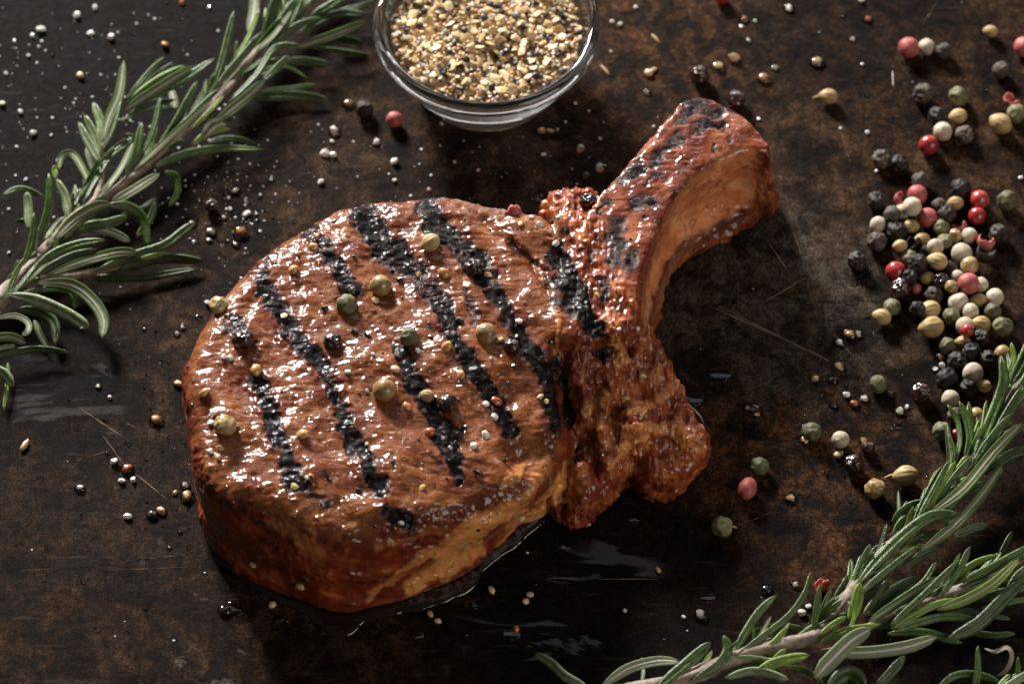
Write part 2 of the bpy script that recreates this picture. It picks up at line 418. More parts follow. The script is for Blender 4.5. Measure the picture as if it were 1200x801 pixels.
def surface_nets(F, gx, gy, gz):
    s = F < 0
    nx, ny, nz = F.shape
    c = np.zeros((nx - 1, ny - 1, nz - 1), np.int8)
    for dx in (0, 1):
        for dy in (0, 1):
            for dz in (0, 1): c += s[dx:nx - 1 + dx, dy:ny - 1 + dy, dz:nz - 1 + dz]
    act = (c > 0) & (c < 8)
    idx = np.full(act.shape, -1, np.int64); I, J, K = np.nonzero(act); idx[I, J, K] = np.arange(len(I))
    acc = np.zeros((len(I), 3)); cnt = np.zeros(len(I))
    corners = [(0, 0, 0), (1, 0, 0), (0, 1, 0), (1, 1, 0), (0, 0, 1), (1, 0, 1), (0, 1, 1), (1, 1, 1)]
    for a in range(8):
        for b in range(a + 1, 8):
            ca, cb = corners[a], corners[b]
            if sum(abs(p - q) for p, q in zip(ca, cb)) != 1: continue
            fa = F[I + ca[0], J + ca[1], K + ca[2]]; fb = F[I + cb[0], J + cb[1], K + cb[2]]
            m = (fa < 0) != (fb < 0); t = np.where(m, fa / (fa - fb + 1e-12), 0)
            for ax in range(3): acc[:, ax] += np.where(m, ca[ax] + (cb[ax] - ca[ax]) * t, 0)
            cnt += m
    P = acc / cnt[:, None] + np.stack([I, J, K], -1)
    P = np.stack([gx[0] + P[:, 0] * (gx[1] - gx[0]), gy[0] + P[:, 1] * (gy[1] - gy[0]), gz[0] + P[:, 2] * (gz[1] - gz[0])], -1)
    Q = []
    def emit(m, o):
        A, B, Cc = np.nonzero(m); return A, B, Cc
    # edges along x
    for ax in range(3):
        sl0 = [slice(None)] * 3; sl1 = [slice(None)] * 3
        sl0[ax] = slice(0, -1); sl1[ax] = slice(1, None)
        a = s[tuple(sl0)]; b = s[tuple(sl1)]
        m = a != b
        A = np.stack(np.nonzero(m), -1)
        u, v = [q for q in range(3) if q != ax]
        ok = (A[:, u] > 0) & (A[:, v] > 0) & (A[:, u] < F.shape[u] - 1) & (A[:, v] < F.shape[v] - 1)
        A = A[ok]; flip = a[tuple(A.T)]
        def g(du, dv):
            B = A.copy(); B[:, u] -= du; B[:, v] -= dv; return idx[tuple(B.T)]
        q = np.stack([g(1, 1), g(0, 1), g(0, 0), g(1, 0)], -1)
        if ax == 1: flip = ~flip
        q[~flip] = q[~flip][:, ::-1]
        Q.append(q)
    return P, np.concatenate(Q)
def subdivide(me, lv=1):
    o = bpy.data.objects.new("tmp", me); C.collection.objects.link(o)
    md = o.modifiers.new("s", 'SUBSURF'); md.levels = lv; md.render_levels = lv
    dg = bpy.context.evaluated_depsgraph_get(); ev = o.evaluated_get(dg)
    m2 = bpy.data.meshes.new_from_object(ev)
    bpy.data.objects.remove(o); return m2
def get_co(me):
    a = np.empty(len(me.vertices) * 3, np.float32); me.vertices.foreach_get("co", a); return a.reshape(-1, 3)
def get_no(me):
    a = np.empty(len(me.vertices) * 3, np.float32); me.vertex_normals.foreach_get("vector", a); return a.reshape(-1, 3)

P, Q = surface_nets(F, gx, gy, gz)
me = quad_mesh("pork_chop", P, Q)
me = subdivide(me, 1)
V = get_co(me); N = get_no(me)
print("chop verts", len(V))
px, py = proj(V)
def seg_d(pts, x=None, y=None):
    x = px if x is None else x; y = py if y is None else y
    d = np.full(x.shape, 1e9)
    for (ax, ay), (bx, by) in zip(pts[:-1], pts[1:]):
        ex, ey = bx - ax, by - ay; t = np.clip(((x - ax) * ex + (y - ay) * ey) / (ex * ex + ey * ey + 1e-9), 0, 1)
        d = np.minimum(d, np.hypot(x - ax - ex * t, y - ay - ey * t))
    return d
rib = sstep(6, -4, np.minimum(0, 0) + 0 * px)   # filled in below
# where the rib is: distance to its traced outlines at the right height
def bilin(G, P):
    fx = np.clip((P[:, 0] - gx[0]) / VX, 0, len(gx) - 1.01); fy = np.clip((P[:, 1] - gy[0]) / VX, 0, len(gy) - 1.01)
    i = fx.astype(int); j = fy.astype(int); u = fx - i; v = fy - j
    return G[i, j] * (1 - u) * (1 - v) + G[i + 1, j] * u * (1 - v) + G[i, j + 1] * (1 - u) * v + G[i + 1, j + 1] * u * v
eye_d = bilin(dM, V); kn_d = bilin(kn, V)
ribn = np.minimum(np.minimum(bilin(rT, V), bilin(rM, V)), bilin(rB, V))
rib = sstep(2, -6, ribn) * sstep(-2, 8, np.minimum(eye_d, 99)) * sstep(-22, 4, kn_d + 12)
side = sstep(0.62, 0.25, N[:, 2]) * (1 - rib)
ndark = fbm(V, 26, 4, 31); nfine = fbm(V, 7, 3, 41); nmid = fbm(V, 13, 3, 51)
warpx = px + 5 * vnoise(V, 12, 61) + 2.5 * vnoise(V, 5, 62); warpy = py + 5 * vnoise(V, 12, 63) + 2.5 * vnoise(V, 5, 64)
STR = [([(362, 268), (378, 290), (392, 310), (404, 330), (416, 342)], 8.5, .9), ([(305, 325), (322, 355), (338, 385), (350, 400), (368, 420)], 11.5, 1),
       ([(368, 420), (388, 450), (400, 482), (415, 515), (432, 548), (448, 580)], 8.5, 1), ([(272, 375), (290, 402)], 7, .8),
       ([(298, 445), (314, 468), (322, 500), (334, 535), (350, 568)], 9.5, 1), ([(422, 238), (432, 262), (446, 288), (468, 302), (488, 318)], 14, 1),
       ([(425, 245), (455, 290)], 10, 1), ([(490, 330), (505, 352)], 8, .8), ([(518, 352), (526, 385), (542, 410), (556, 440), (578, 465), (598, 505)], 9, 1), ([(500, 238), (512, 262), (532, 282), (552, 302), (570, 322)], 12, 1),
       ([(582, 345), (598, 372), (612, 402), (634, 425), (650, 445)], 10, 1), ([(636, 428), (652, 455), (656, 492)], 15, 1), ([(472, 405), (480, 440), (500, 470), (515, 500), (528, 530), (540, 560)], 9.5, 1),
       ([(654, 303), (668, 335), (682, 362)], 14, 1), ([(682, 362), (702, 392), (708, 412)], 12, 1), ([(455, 604), (478, 610)], 11, .9), ([(320, 290), (312, 310)], 5, .6),
       ([(545, 345), (556, 372)], 5, .5), ([(508, 338), (516, 362)], 6.5, .8), ([(560, 230), (610, 240)], 6, .5), ([(440, 240), (418, 262)], 7, .7), ([(520, 228), (495, 236)], 6, .7), ([(600, 285), (640, 320), (655, 360)], 3.5, .5),
       ([(365, 580), (380, 590)], 6, .5), ([(520, 510), (536, 508)], 6, .8), ([(505, 345), (490, 330)], 6, .6), ([(275, 395), (262, 378)], 5, .6)]
BC = [(832, 150, 3.5), (856, 164, 4), (835, 173, 3.5), (788, 228, 4), (757, 253, 4), (700, 275, 4), (690, 300, 4)]
RS = [([(730, 210), (745, 200), (752, 192)], 6), ([(744, 240), (756, 232), (764, 240)], 7), ([(722, 262), (726, 284), (720, 300)], 9), ([(768, 190), (780, 172), (796, 160)], 6), ([(800, 140), (815, 128), (842, 130)], 7),
      ([(818, 152), (832, 142), (850, 146)], 6), ([(738, 300), (736, 316)], 6), ([(742, 180), (750, 172)], 4), ([(806, 118), (824, 114)], 6), ([(700, 246), (712, 232)], 4), ([(760, 215), (772, 205)], 4), ([(845, 118), (862, 128)], 5), ([(706, 330), (712, 350)], 5)]
char = np.zeros(len(V)); heavy = np.zeros(len(V))
for pts, w, a in STR:
    w = w * 1.02
    d = seg_d(pts, warpx, warpy); char = np.maximum(char, a * sstep(w * 1.35, w * 0.70, d + nmid * 5 + ndark * 7)); heavy = np.maximum(heavy, .75 * sstep(w * 2.3, w * 0.9, d))
for pts, w in RS: char = np.maximum(char, .85 * sstep(w * 1.7, w * .3, seg_d(pts, warpx, warpy) + nmid * 5))
for x, y, r in BC:
    char = np.maximum(char, 0.72 * sstep(r * 1.6, r * .5, np.hypot(warpx - x, warpy - y) + nmid * 3))
edge = sstep(30, 2, np.abs(eye_d)) * sstep(-.1, .25, ndark + nfine * .3) * sstep(0.9, .5, N[:, 2])
char = char * sstep(0.15, 0.5, N[:, 2])
char = np.clip(char, 0, 1) * (0.80 + 0.20 * sstep(-.4, .1, nfine))
# browned crust: scattered, along the rim, round the knob
front = sstep(.2, -.5, N[:, 1]) * sstep(16, 0, np.abs(V[:, 2] - 124)) * sstep(-30, -10, eye_d)
crust = np.clip(front * 1.2 + 0.55 * sstep(0.05, 0.5, ndark) + 0.35 * sstep(.05, .5, nmid) + heavy * .85 + edge * .7 + sstep(0, 18, eye_d) * (1 - rib) * (0.05 + .5 * sstep(-.05, .35, nmid)), 0, 1)
fatd = np.full(len(V), 1e9)
FAT = [([(628, 310), (648, 345), (656, 380), (652, 412)], 4, .5), ([(560, 640), (540, 655), (515, 672)], 9, .7), ([(612, 622), (632, 604), (650, 575), (662, 548)], 8, 1.0), ([(600, 612), (640, 540)], 9, .5), ([(727, 488), (742, 480), (757, 476)], 7, .95),
       ([(735, 505), (760, 498), (775, 503)], 7, .55), ([(700, 500), (692, 480), (705, 462)], 9, .55), ([(712, 548), (735, 522), (752, 512)], 5, .8), ([(665, 590), (682, 550)], 8, .55), ([(722, 400), (728, 425)], 8, .7),
       ([(320, 615), (345, 622), (372, 650)], 10, .30), ([(480, 690), (520, 660), (560, 625)], 9, .85), ([(430, 700), (500, 650), (560, 620)], 5, .55), ([(520, 650), (560, 612), (600, 596)], 11, .9), ([(590, 640), (620, 610)], 10, 1.0), ([(440, 640), (520, 620)], 5, .25), ([(790, 505), (815, 522)], 10, .4),
       ([(775, 430), (770, 440)], 7, .6), ([(770, 465), (790, 455)], 6, .5), ([(248, 315), (240, 330)], 3, .3), ([(590, 570), (612, 548)], 6, .5)]
fat = np.zeros(len(V))
for pts, w, a in FAT: fat = np.maximum(fat, a * sstep(w * 1.3, w * .4, seg_d(pts, warpx, warpy)))
bone = np.zeros(len(V))
BONEF = [(880, 170), (850, 182), (815, 210), (790, 242), (772, 285), (758, 330), (752, 380), (762, 395), (772, 365), (792, 318), (818, 280), (860, 248), (895, 228), (905, 205)]
bd = sd_poly(px.astype(np.float32), py.astype(np.float32), np.array(BONEF, float))
bone = sstep(9, -8, bd + nmid * 5) * rib
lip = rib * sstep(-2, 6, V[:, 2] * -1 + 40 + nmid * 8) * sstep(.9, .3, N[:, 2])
# displacement
amp = 1.0 - 0.72 * bone
d1 = fbm(V, 14, 2, 71) * 1.5 + fbm(V * np.array([.6, 2.0, 1]), 8, 2, 81) * .8
d1 = d1 * amp
# muscle grain running along the walls
gr = fbm(np.stack([V[:, 0] * .25 + V[:, 1] * .1, V[:, 2] * 1.0 + V[:, 0] * .35, V[:, 1] * .25], -1), 5, 3, 101)
d1 = d1 * (1 - .55 * side) + side * gr * 1.1
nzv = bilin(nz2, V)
crust = np.clip(crust + sstep(2, 14, eye_d) * (1 - rib) * sstep(.0, -.35, nzv) * .9, 0, 1)  # dips of the knob also darkened: crevice shade put into the crust colour
d1 += side * fbm(V * np.array([1, 1, 1.6]), 40, 2, 141) * 5
d1 += -char * 1.6 + char * vnoise(V, 6.0, 111) * .6
d1 += crust * vnoise(V, 5, 121) * 1.2 + sstep(.2, .7, vnoise(V, 9, 122)) * crust * 2.0
d1 += fat * 2.5
kno = sstep(2, 14, eye_d) * (1 - rib); d1 += kno * (fbm(V * np.array([1.5, .55, 1]), 16, 3, 131) * 6 + np.abs(vnoise(V * np.array([2.2, .6, 1]), 8, 132)) * 3.5)
low = sstep(0, 6, V[:, 2])
V = V + N * (d1 * low)[:, None]
me.vertices.foreach_set("co", (V * U).astype(np.float32).ravel()); me.update()
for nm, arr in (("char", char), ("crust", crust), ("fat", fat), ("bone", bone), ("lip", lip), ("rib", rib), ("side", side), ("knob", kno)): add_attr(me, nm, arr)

def mat_meat():
    s = NT("grilled_glazed_meat")
    A = {k: s.attr(k) for k in ("char", "crust", "fat", "bone", "lip", "rib", "side", "knob")}
    n1 = s.noise(38, 5, 0.6); n2 = s.noise(9, 5, 0.65, 0.5); n3 = s.noise(3.2, 4, 0.65)
    base = s.ramp(n1, [(0.30, (0.072, 0.014, 0.005)), (0.48, (0.170, 0.050, 0.014)), (0.70, (0.31, 0.122, 0.038))])
    base = s.mix(s.rng(n2, 0.35, 0.7, 0.0, 0.55), base, (0.20, 0.048, 0.016))
    base = s.mix(s.math('MULTIPLY', s.rng(n3, .50, .72), .35), base, (0.52, 0.27, 0.12))
    base = s.mix(s.math('MULTIPLY', s.rng(n3, .50, .30), .35), base, (0.12, 0.03, 0.012))
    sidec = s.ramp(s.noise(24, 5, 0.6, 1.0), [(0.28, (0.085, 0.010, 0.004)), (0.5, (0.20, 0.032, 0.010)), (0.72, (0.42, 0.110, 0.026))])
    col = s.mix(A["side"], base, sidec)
    ribc = s.ramp(n1, [(0.3, (0.075, 0.013, 0.007)), (0.5, (0.17, 0.036, 0.015)), (0.7, (0.34, 0.11, 0.042))])
    col = s.mix(A["rib"], col, ribc)
    knc = s.ramp(s.noise(22, 5, 0.65, .6), [(0.3, (0.13, 0.020, 0.007)), (0.5, (0.30, 0.066, 0.018)), (0.68, (0.56, 0.21, 0.065))])
    col = s.mix(A["knob"], col, knc)
    col = s.mix(s.math('MULTIPLY', A["crust"], s.rng(n2, 0.3, 0.62, 0.15, 0.95)), col, (0.115, 0.020, 0.010))  # browning, plus the shade tinted into the knob's crevices
    col = s.mix(A["fat"], col, s.ramp(n2, [(0.3, (0.56, 0.17, 0.030)), (0.7, (0.82, 0.42, 0.14))]))
    bonec = s.ramp(s.noise(30, 4, 0.6, .4), [(0.3, (0.40, 0.11, 0.040)), (0.5, (0.66, 0.24, 0.095)), (0.7, (0.80, 0.40, 0.19))])
    col = s.mix(A["bone"], col, bonec)
    spots = s.math('MULTIPLY', A["bone"], s.rng(s.noise(15, 5, 0.7, .8), 0.53, 0.70))
    col = s.mix(s.math('MULTIPLY', spots, 0.7), col, (0.09, 0.018, 0.008))
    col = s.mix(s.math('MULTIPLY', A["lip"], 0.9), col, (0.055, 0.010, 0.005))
    # pepper dust
    dust = s.math('MULTIPLY', s.rng(s.voro(11), 0.13, 0.09), s.rng(n1, .45, .55))
    col = s.mix(s.math('MULTIPLY', dust, 0.85), col, (0.02, 0.008, 0.006))
    cm = s.rng(s.math('ADD', A["char"], s.math('MULTIPLY', s.math('SUBTRACT', s.noise(9, 5, 0.72), 0.5), 2.3)), 0.34, 0.86)
    halo = s.rng(s.math('ADD', A["char"], s.math('MULTIPLY', s.math('SUBTRACT', n2, 0.5), .8)), 0.02, 0.45)
    col = s.mix(s.math('MULTIPLY', halo, .85), col, (0.060, 0.017, 0.009))
    col = s.mix(cm, col, s.ramp(n3, [(0.35, (0.004, 0.0035, 0.004)), (0.7, (0.013, 0.009, 0.009))]))
    rough = s.mix(cm, s.rng(n2, 0.3, 0.7, 0.30, 0.48), 0.42)
    h = s.math('ADD', s.math('MULTIPLY', n2, 1.5), s.math('MULTIPLY', n3, 0.95))
    h = s.math('ADD', h, s.math('MULTIPLY', s.noise(1.7, 3, 0.6), 0.32))
    fibv = s.vmath('MULTIPLY', s.px, (0.35, 1.0, 1.6))
    h = s.math('ADD', h, s.math('MULTIPLY', s.noise(3.2, 4, 0.6, .4, vec=fibv), 0.9))
    pimple = s.rng(s.voro(5.5), 0.0, 0.42, 0.55, 0.0)
    h = s.math('ADD', h, s.math('MULTIPLY', pimple, s.math('MULTIPLY', s.math('SUBTRACT', 1.0, A["bone"]), s.rng(A["side"], 0, 1, 1.0, .25))))
    h = s.math('MULTIPLY', h, s.rng(A["bone"], 0, 1, 1.0, 0.35))
    h = s.math('MULTIPLY', h, s.rng(A["side"], 0, 1, 1.0, 0.35))
    nor = s.bump(h, 1.0, 0.6)
    wet = s.rng(s.noise(52, 3, 0.55, .6), .44, .58, 0.06, 1.0)
    rip = s.noise(5.2, 2, 0.5, .5, vec=s.vmath('MULTIPLY', s.px, (0.42, 1.0, 1.2)))
    broad = s.noise(20, 1, 0.5, .8, vec=s.vmath('MULTIPLY', s.px, (0.6, 1.0, 1.2)))
    drops = s.rng(s.voro(6.5), 0.05, 0.20, 1.0, 0.0)
    hc = s.math('ADD', s.math('MULTIPLY', s.math('MULTIPLY', rip, wet), 3.6), s.math('MULTIPLY', broad, 4.6))
    hc = s.math('MULTIPLY', hc, s.rng(cm, 0, 1, .9, .6))
    hc = s.math('ADD', hc, s.math('MULTIPLY', drops, .5))
    hc = s.math('MULTIPLY', hc, s.rng(A["bone"], 0, 1, 1.0, 0.45))
    hc = s.math('MULTIPLY', hc, s.rng(A["side"], 0, 1, 1.0, 0.7))
    coatn = s.bump(hc, 0.8, 1.0)
    return s.pbsdf(Base_Color=col, Roughness=rough, Normal=nor, Coat_Weight=s.mix(cm, 0.95, 0.24), Coat_Roughness=0.04, Coat_Normal=coatn, Coat_IOR=1.45,
                   Subsurface_Weight=s.rng(cm, 0, 1, 0.22, 0.0), Subsurface_Scale=0.0022, Subsurface_Radius=(1.0, 0.35, 0.15), Specular_IOR_Level=s.rng(cm, 0, 1, 0.06, 0.03))
M_meat = mat_meat()
chop = bpy.data.objects.new("pork_chop", None); C.collection.objects.link(chop)
tag(chop, "grilled bone-in pork chop with charred grill stripes lying on the dark tray", "pork chop")
# split into its meat and its rib so each is a part
def split_mesh(me, mask_v):
    nl = len(me.polygons); q = np.empty(len(me.loops), np.int32); me.loops.foreach_get("vertex_index", q); q = q.reshape(-1, 4)
    fm = mask_v[q].mean(1) > 0.5
    out = []
    Vv = get_co(me); names = [a.name for a in me.attributes if a.data_type == 'FLOAT' and a.domain == 'POINT']
    AA = {}
    for nme in names:
        a = np.empty(len(Vv), np.float32); me.attributes[nme].data.foreach_get("value", a); AA[nme] = a
    NN = get_no(me)
    for m in (~fm, fm):
        qq = q[m]; used = np.unique(qq); mp = np.full(len(Vv), -1, np.int64); mp[used] = np.arange(len(used))
        m2 = quad_mesh("part", Vv[used], mp[qq])
        for nme in names: add_attr(m2, nme, AA[nme][used])
        m2.normals_split_custom_set_from_vertices([tuple(n) for n in NN[used]])
        out.append(m2)
    return out
bvh_me = me
Vw = get_co(me); qa = np.empty(len(me.loops), np.int32); me.loops.foreach_get("vertex_index", qa)
chop_bvh = BVHTree.FromPolygons([tuple(v) for v in Vw], [tuple(f) for f in qa.reshape(-1, 4)])
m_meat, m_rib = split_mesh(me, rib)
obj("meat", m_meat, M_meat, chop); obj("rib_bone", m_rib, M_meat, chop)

# ------------------------------------------------------------------ juices pooled round its foot
SIL = [(234, 520), (240, 590), (246, 636), (268, 662), (302, 688), (345, 711), (400, 729), (440, 724), (480, 713), (530, 690), (560, 663), (590, 646), (625, 622), (650, 603), (676, 604), (700, 590),
       (722, 576), (742, 562), (762, 574), (790, 570), (818, 548), (828, 520), (820, 495), (800, 466), (775, 425), (756, 400), (755, 370), (768, 330), (798, 300), (846, 262), (880, 238), (870, 215), (820, 200), (760, 250),
       (700, 320), (640, 330), (560, 315), (440, 312), (330, 360), (260, 420)]
sp = crspline(Wn([p[0] for p in SIL], [p[1] for p in SIL], 0), 8)
Np = len(sp)
pp = np.stack([sp[:, 0], sp[:, 1], np.zeros(Np)], -1)
wid = 3 + 12 * sstep(-.3, .5, fbm(pp, 60, 2, 7)) + 8 * vnoise(pp, 30, 9) + 4 * vnoise(pp, 13, 10)
wid = np.maximum(wid, 2.5)
ppx, ppy = proj(pp)
wid *= np.clip(sstep(560, 700, ppy) * .9 + .25, 0, 1)
prof = [(-22, 5.5), (-10, 4.2), (0.25, 3.0), (0.6, 2.3), (0.88, 1.8), (1.0, 0.9), (1.04, -0.2)]
VV = []; FF = []
for k, (a, z) in enumerate(prof):
    off = np.full(Np, float(a)) if a < 0 else a * wid
    o2 = offset_poly(sp, off)
    for i in range(Np): VV.append((o2[i, 0] * U, o2[i, 1] * U, z * U))
    if k:
        for i in range(Np): FF.append(((k - 1) * Np + i, (k - 1) * Np + (i + 1) % Np, k * Np + (i + 1) % Np, k * Np + i))
s = NT("meat_juice")
M_juice = s.pbsdf(Base_Color=(0.012, 0.006, 0.004), Roughness=0.05, Specular_IOR_Level=0.7, Normal=s.bump(s.noise(16, 3, .5, .5), 1.6, .9))
juice = obj("juice_puddle", new_mesh("juice_puddle", VV, FF), M_juice)
tag(juice, "thin dark puddle of juice seeping out round the foot of the pork chop", "juice puddle")

# ------------------------------------------------------------------ glass bowl with its seasoning
BX, BY = W(571, 93).x, W(571, 93).y
s = NT("clear_glass")
M_glass = s.pbsdf(Base_Color=(0.97, 0.985, 0.98), Roughness=0.015, Transmission_Weight=1.0, IOR=1.48)
prof = [(0, 6), (36, 6), (62, 5), (72, 4), (77, 1.5), (81, 1), (85, 3), (89, 9), (97, 23), (107, 42), (116, 60), (123, 75), (127.5, 84), (129, 88), (131.5, 91), (135.5, 94), (137.8, 98.5), (138, 104), (136.5, 109),
        (133, 112.5), (129.5, 113.4), (125.5, 112.6), (123, 109), (121.5, 103), (119, 95), (116, 89), (110, 84), (101, 79), (86, 74), (66, 71), (40, 69), (0, 68)]
def lathe(name, prof, seg=128, cx=0, cy=0):
    vs = []; fs = []; rows = []
    for r, z in prof:
        if r == 0: rows.append([len(vs)]); vs.append((0, 0, z * U))
        else:
            rows.append(list(range(len(vs), len(vs) + seg)))
            for k in range(seg):
                a = 2 * math.pi * k / seg; vs.append((r * U * math.cos(a), r * U * math.sin(a), z * U))
    for A, B in zip(rows[:-1], rows[1:]):
        for k in range(seg):
            k2 = (k + 1) % seg
            if len(A) == 1: fs.append((A[0], B[k2], B[k]))
            elif len(B) == 1: fs.append((A[k], A[k2], B[0]))
            else: fs.append((A[k], A[k2], B[k2], B[k]))
    return new_mesh(name, vs, [f[::-1] for f in fs])
bowl = obj("glass_bowl", lathe("glass_bowl", prof), M_glass, loc=(BX, BY, 0.3 * U))
sb = bowl.modifiers.new("smooth", 'SUBSURF'); sb.levels = 1; sb.render_levels = 1
bm = bmesh.new(); bm.from_mesh(bowl.data); bmesh.ops.recalc_face_normals(bm, faces=bm.faces); bm.to_mesh(bowl.data); bm.free()
tag(bowl, "small clear glass bowl filled with coarse mixed seasoning", "bowl")

def chunk(rnd, r, flat=1.0, sub=1, jag=0.35, elong=1.0):
    """irregular crushed piece -> verts, faces"""
    key = sub
    b = bmesh.new(); bmesh.ops.create_icosphere(b, subdivisions=sub, radius=1.0)
    vs = [v.co.copy() for v in b.verts]; fs = [tuple(v.index for v in f.verts) for f in b.faces]; b.free()
    M = Matrix.Rotation(rnd.uniform(0, 6.3), 3, 'Z') @ Matrix.Rotation(rnd.uniform(-.5, .5), 3, 'X') @ Matrix.Rotation(rnd.uniform(-.5, .5), 3, 'Y')
    out = []
    for v in vs:
        k = 1 + rnd.uniform(-jag, jag)
        v = Vector((v.x * elong * k, v.y / elong ** .5 * k, v.z * flat * k))
        out.append(M @ v * (r * U))
    return out, fs
def gran_mat(name, stops, rough=0.45, sss=0.2, bumpf=3, trans=0.0, coat=0.0):
    s = NT(name)
    oi = s.n.new('ShaderNodeObjectInfo')
    col = s.ramp(s.math('ADD', s.math('ADD', s.math('MULTIPLY', s.noise(5, 3, .6), 0.5), s.math('MULTIPLY', s.noise(1.0, 2, .5), 0.2)), s.math('MULTIPLY', oi.outputs['Random'], .3)), stops)
    return s.pbsdf(Base_Color=col, Roughness=rough, Subsurface_Weight=sss, Subsurface_Scale=0.0012, Subsurface_Radius=(1, .7, .4), Normal=s.bump(s.noise(bumpf, 3, .6), .5, .8),
                   Transmission_Weight=trans, Coat_Weight=coat, Coat_Roughness=0.1)
M_flake = gran_mat("garlic_flake", [(.3, (.44, .26, .10)), (.5, (.60, .41, .19)), (.7, (.72, .57, .35))])
M_seedt = gran_mat("mustard_seed", [(.35, (.40, .22, .08)), (.65, (.58, .38, .18))])
M_saltg = gran_mat("coarse_salt", [(.3, (.60, .54, .46)), (.7, (.78, .74, .68))], rough=.3, sss=.4, trans=.25)
M_pepb = gran_mat("cracked_black_pepper", [(.35, (.010, .007, .006)), (.7, (.05, .032, .022))], sss=0)
M_red = gran_mat("chili_piece", [(.35, (.20, .045, .015)), (.7, (.36, .12, .05))])
rb = random.Random(11)
def mound(x, y):      # height in px above the tray over the bowl centre
    r = math.hypot(x, y)
    return 92 + 11 * (1 - (r / 117) ** 2) + 5 * math.sin(x * .045 + 1) * math.cos(y * .05)
mv = []; mf = []
for i in range(0, 13):
    r = 108 * i / 12
    for k in range(48):
        a = 2 * math.pi * k / 48; x, y = r * math.cos(a), r * math.sin(a)
        mv.append(((x) * U, (y) * U, (mound(x, y) - 5) * U))
    if i:
        for k in range(48):
            a0, b0 = (i - 1) * 48, i * 48; k2 = (k + 1) % 48; mf.append((a0 + k, b0 + k, b0 + k2, a0 + k2))
nb = len(mv)
for q, (r, z) in enumerate([(103, 84), (95, 80), (82, 77), (64, 74), (40, 72), (4, 71.5)]):
    for k in range(48):
        a = 2 * math.pi * k / 48; mv.append((r * math.cos(a) * U, r * math.sin(a) * U, z * U))
    for k in range(48):
        k2 = (k + 1) % 48; a0 = nb - 48 + q * 48; b0 = a0 + 48; mf.append((a0 + k, b0 + k, b0 + k2, a0 + k2))
heap = obj("seasoning_mix", new_mesh("seasoning_mix", mv, mf), [M_seedt, M_flake, M_seedt, M_saltg, M_pepb, M_red], loc=(BX, BY, 0))
tag(heap, "coarse tan and black seasoning mix heaped inside the clear glass bowl", "seasoning", kind="stuff")
V0 = list(mv); F0 = list(mf); MI = [0] * len(mf)
def in_bowl(r, z):     # inner wall radius at height z
    pr = [(66, 70), (86, 74), (101, 79), (110, 84), (116, 89), (119, 95), (121.5, 103), (123, 130)]
    for (ra, za), (rb_, zb) in zip(pr[:-1], pr[1:]):
        if za <= z <= zb: return ra + (rb_ - ra) * (z - za) / (zb - za)
    return 60
for n in range(2500):
    if n < 2500:
        a = rb.uniform(0, 6.2832); r = 117 * math.sqrt(rb.random()); x, y = r * math.cos(a), r * math.sin(a); z = mound(x, y) + rb.uniform(-5, 2)
    else:
        a = rb.uniform(0, 6.2832); z = rb.uniform(56, 98); r = in_bowl(0, z) - 3; x, y = r * math.cos(a), r * math.sin(a)
    if r > in_bowl(0, z) - 3.5: continue
    k = rb.choices([1, 2, 3, 4, 5], [32, 34, 15, 11, 8])[0]
    if k == 1: v, f = chunk(rb, rb.uniform(2.6, 4.4), .38, 1, .34, 1.15)
    elif k == 2: v, f = chunk(rb, rb.uniform(2.0, 3.2), .85, 1, .08, rb.uniform(1, 1.25))
    elif k == 3: v, f = chunk(rb, rb.uniform(1.9, 3.2), .9, 1, .22)
    elif k == 4: v, f = chunk(rb, rb.uniform(1.8, 3.8), .7, 1, .25, rb.uniform(1, 1.4))
    else: v, f = chunk(rb, rb.uniform(1.8, 3.0), .5, 1, .25)
    o = len(V0); c = Vector((x * U, y * U, z * U))
    V0 += [tuple(c + q) for q in v]; F0 += [tuple(o + i for i in ff) for ff in f]; MI += [k] * len(f)
hm = new_mesh("seasoning_mix2", V0, F0, False); hm.polygons.foreach_set("material_index", MI)
for m in (M_seedt, M_flake, M_seedt, M_saltg, M_pepb, M_red): hm.materials.append(m)
hm.polygons.foreach_set("use_smooth", [m in (0, 2) for m in MI])
heap.data = hm
flake_meshes = []
for k in range(10):
    v, f = chunk(rb, 1, .26, 1, .36, 1.15); flake_meshes.append(new_mesh("garlic_flake", v, f, False))
black_meshes = []
for k in range(6):
    v, f = chunk(rb, 1, .8, 2, .16, 1.1); black_meshes.append(new_mesh("pepper_chip", v, f, False))
placed = []
for n in range(1500):
    if len(placed) >= 150: break
    a = rb.uniform(0, 6.2832); r = 99 * math.sqrt(rb.random()); x, y = r * math.cos(a), r * math.sin(a)
    if any((x - p) ** 2 + (y - q) ** 2 < 95 for p, q in placed): continue
    placed.append((x, y)); bl = len(placed) % 4 == 0
    rr = rb.uniform(4.4, 7.4) if not bl else rb.uniform(3.2, 5.0)
    o = obj("pepper_chip" if bl else "garlic_flake", rb.choice(black_meshes if bl else flake_meshes), M_pepb if bl else M_flake)
    o.scale = (rr,) * 3; o.rotation_euler = (rb.uniform(-.5, .5), rb.uniform(-.5, .5), rb.uniform(0, 6.28))
    o.location = (BX + x * U, BY + y * U, (mound(x, y) + 2.2) * U)
    if bl: tag(o, "chip of cracked black pepper lying in the seasoning inside the glass bowl", "pepper chip", "black pepper chips in the glass bowl")
    else: tag(o, "pale yellow dried garlic flake lying in the seasoning inside the glass bowl", "garlic flake", "garlic flakes in the glass bowl")

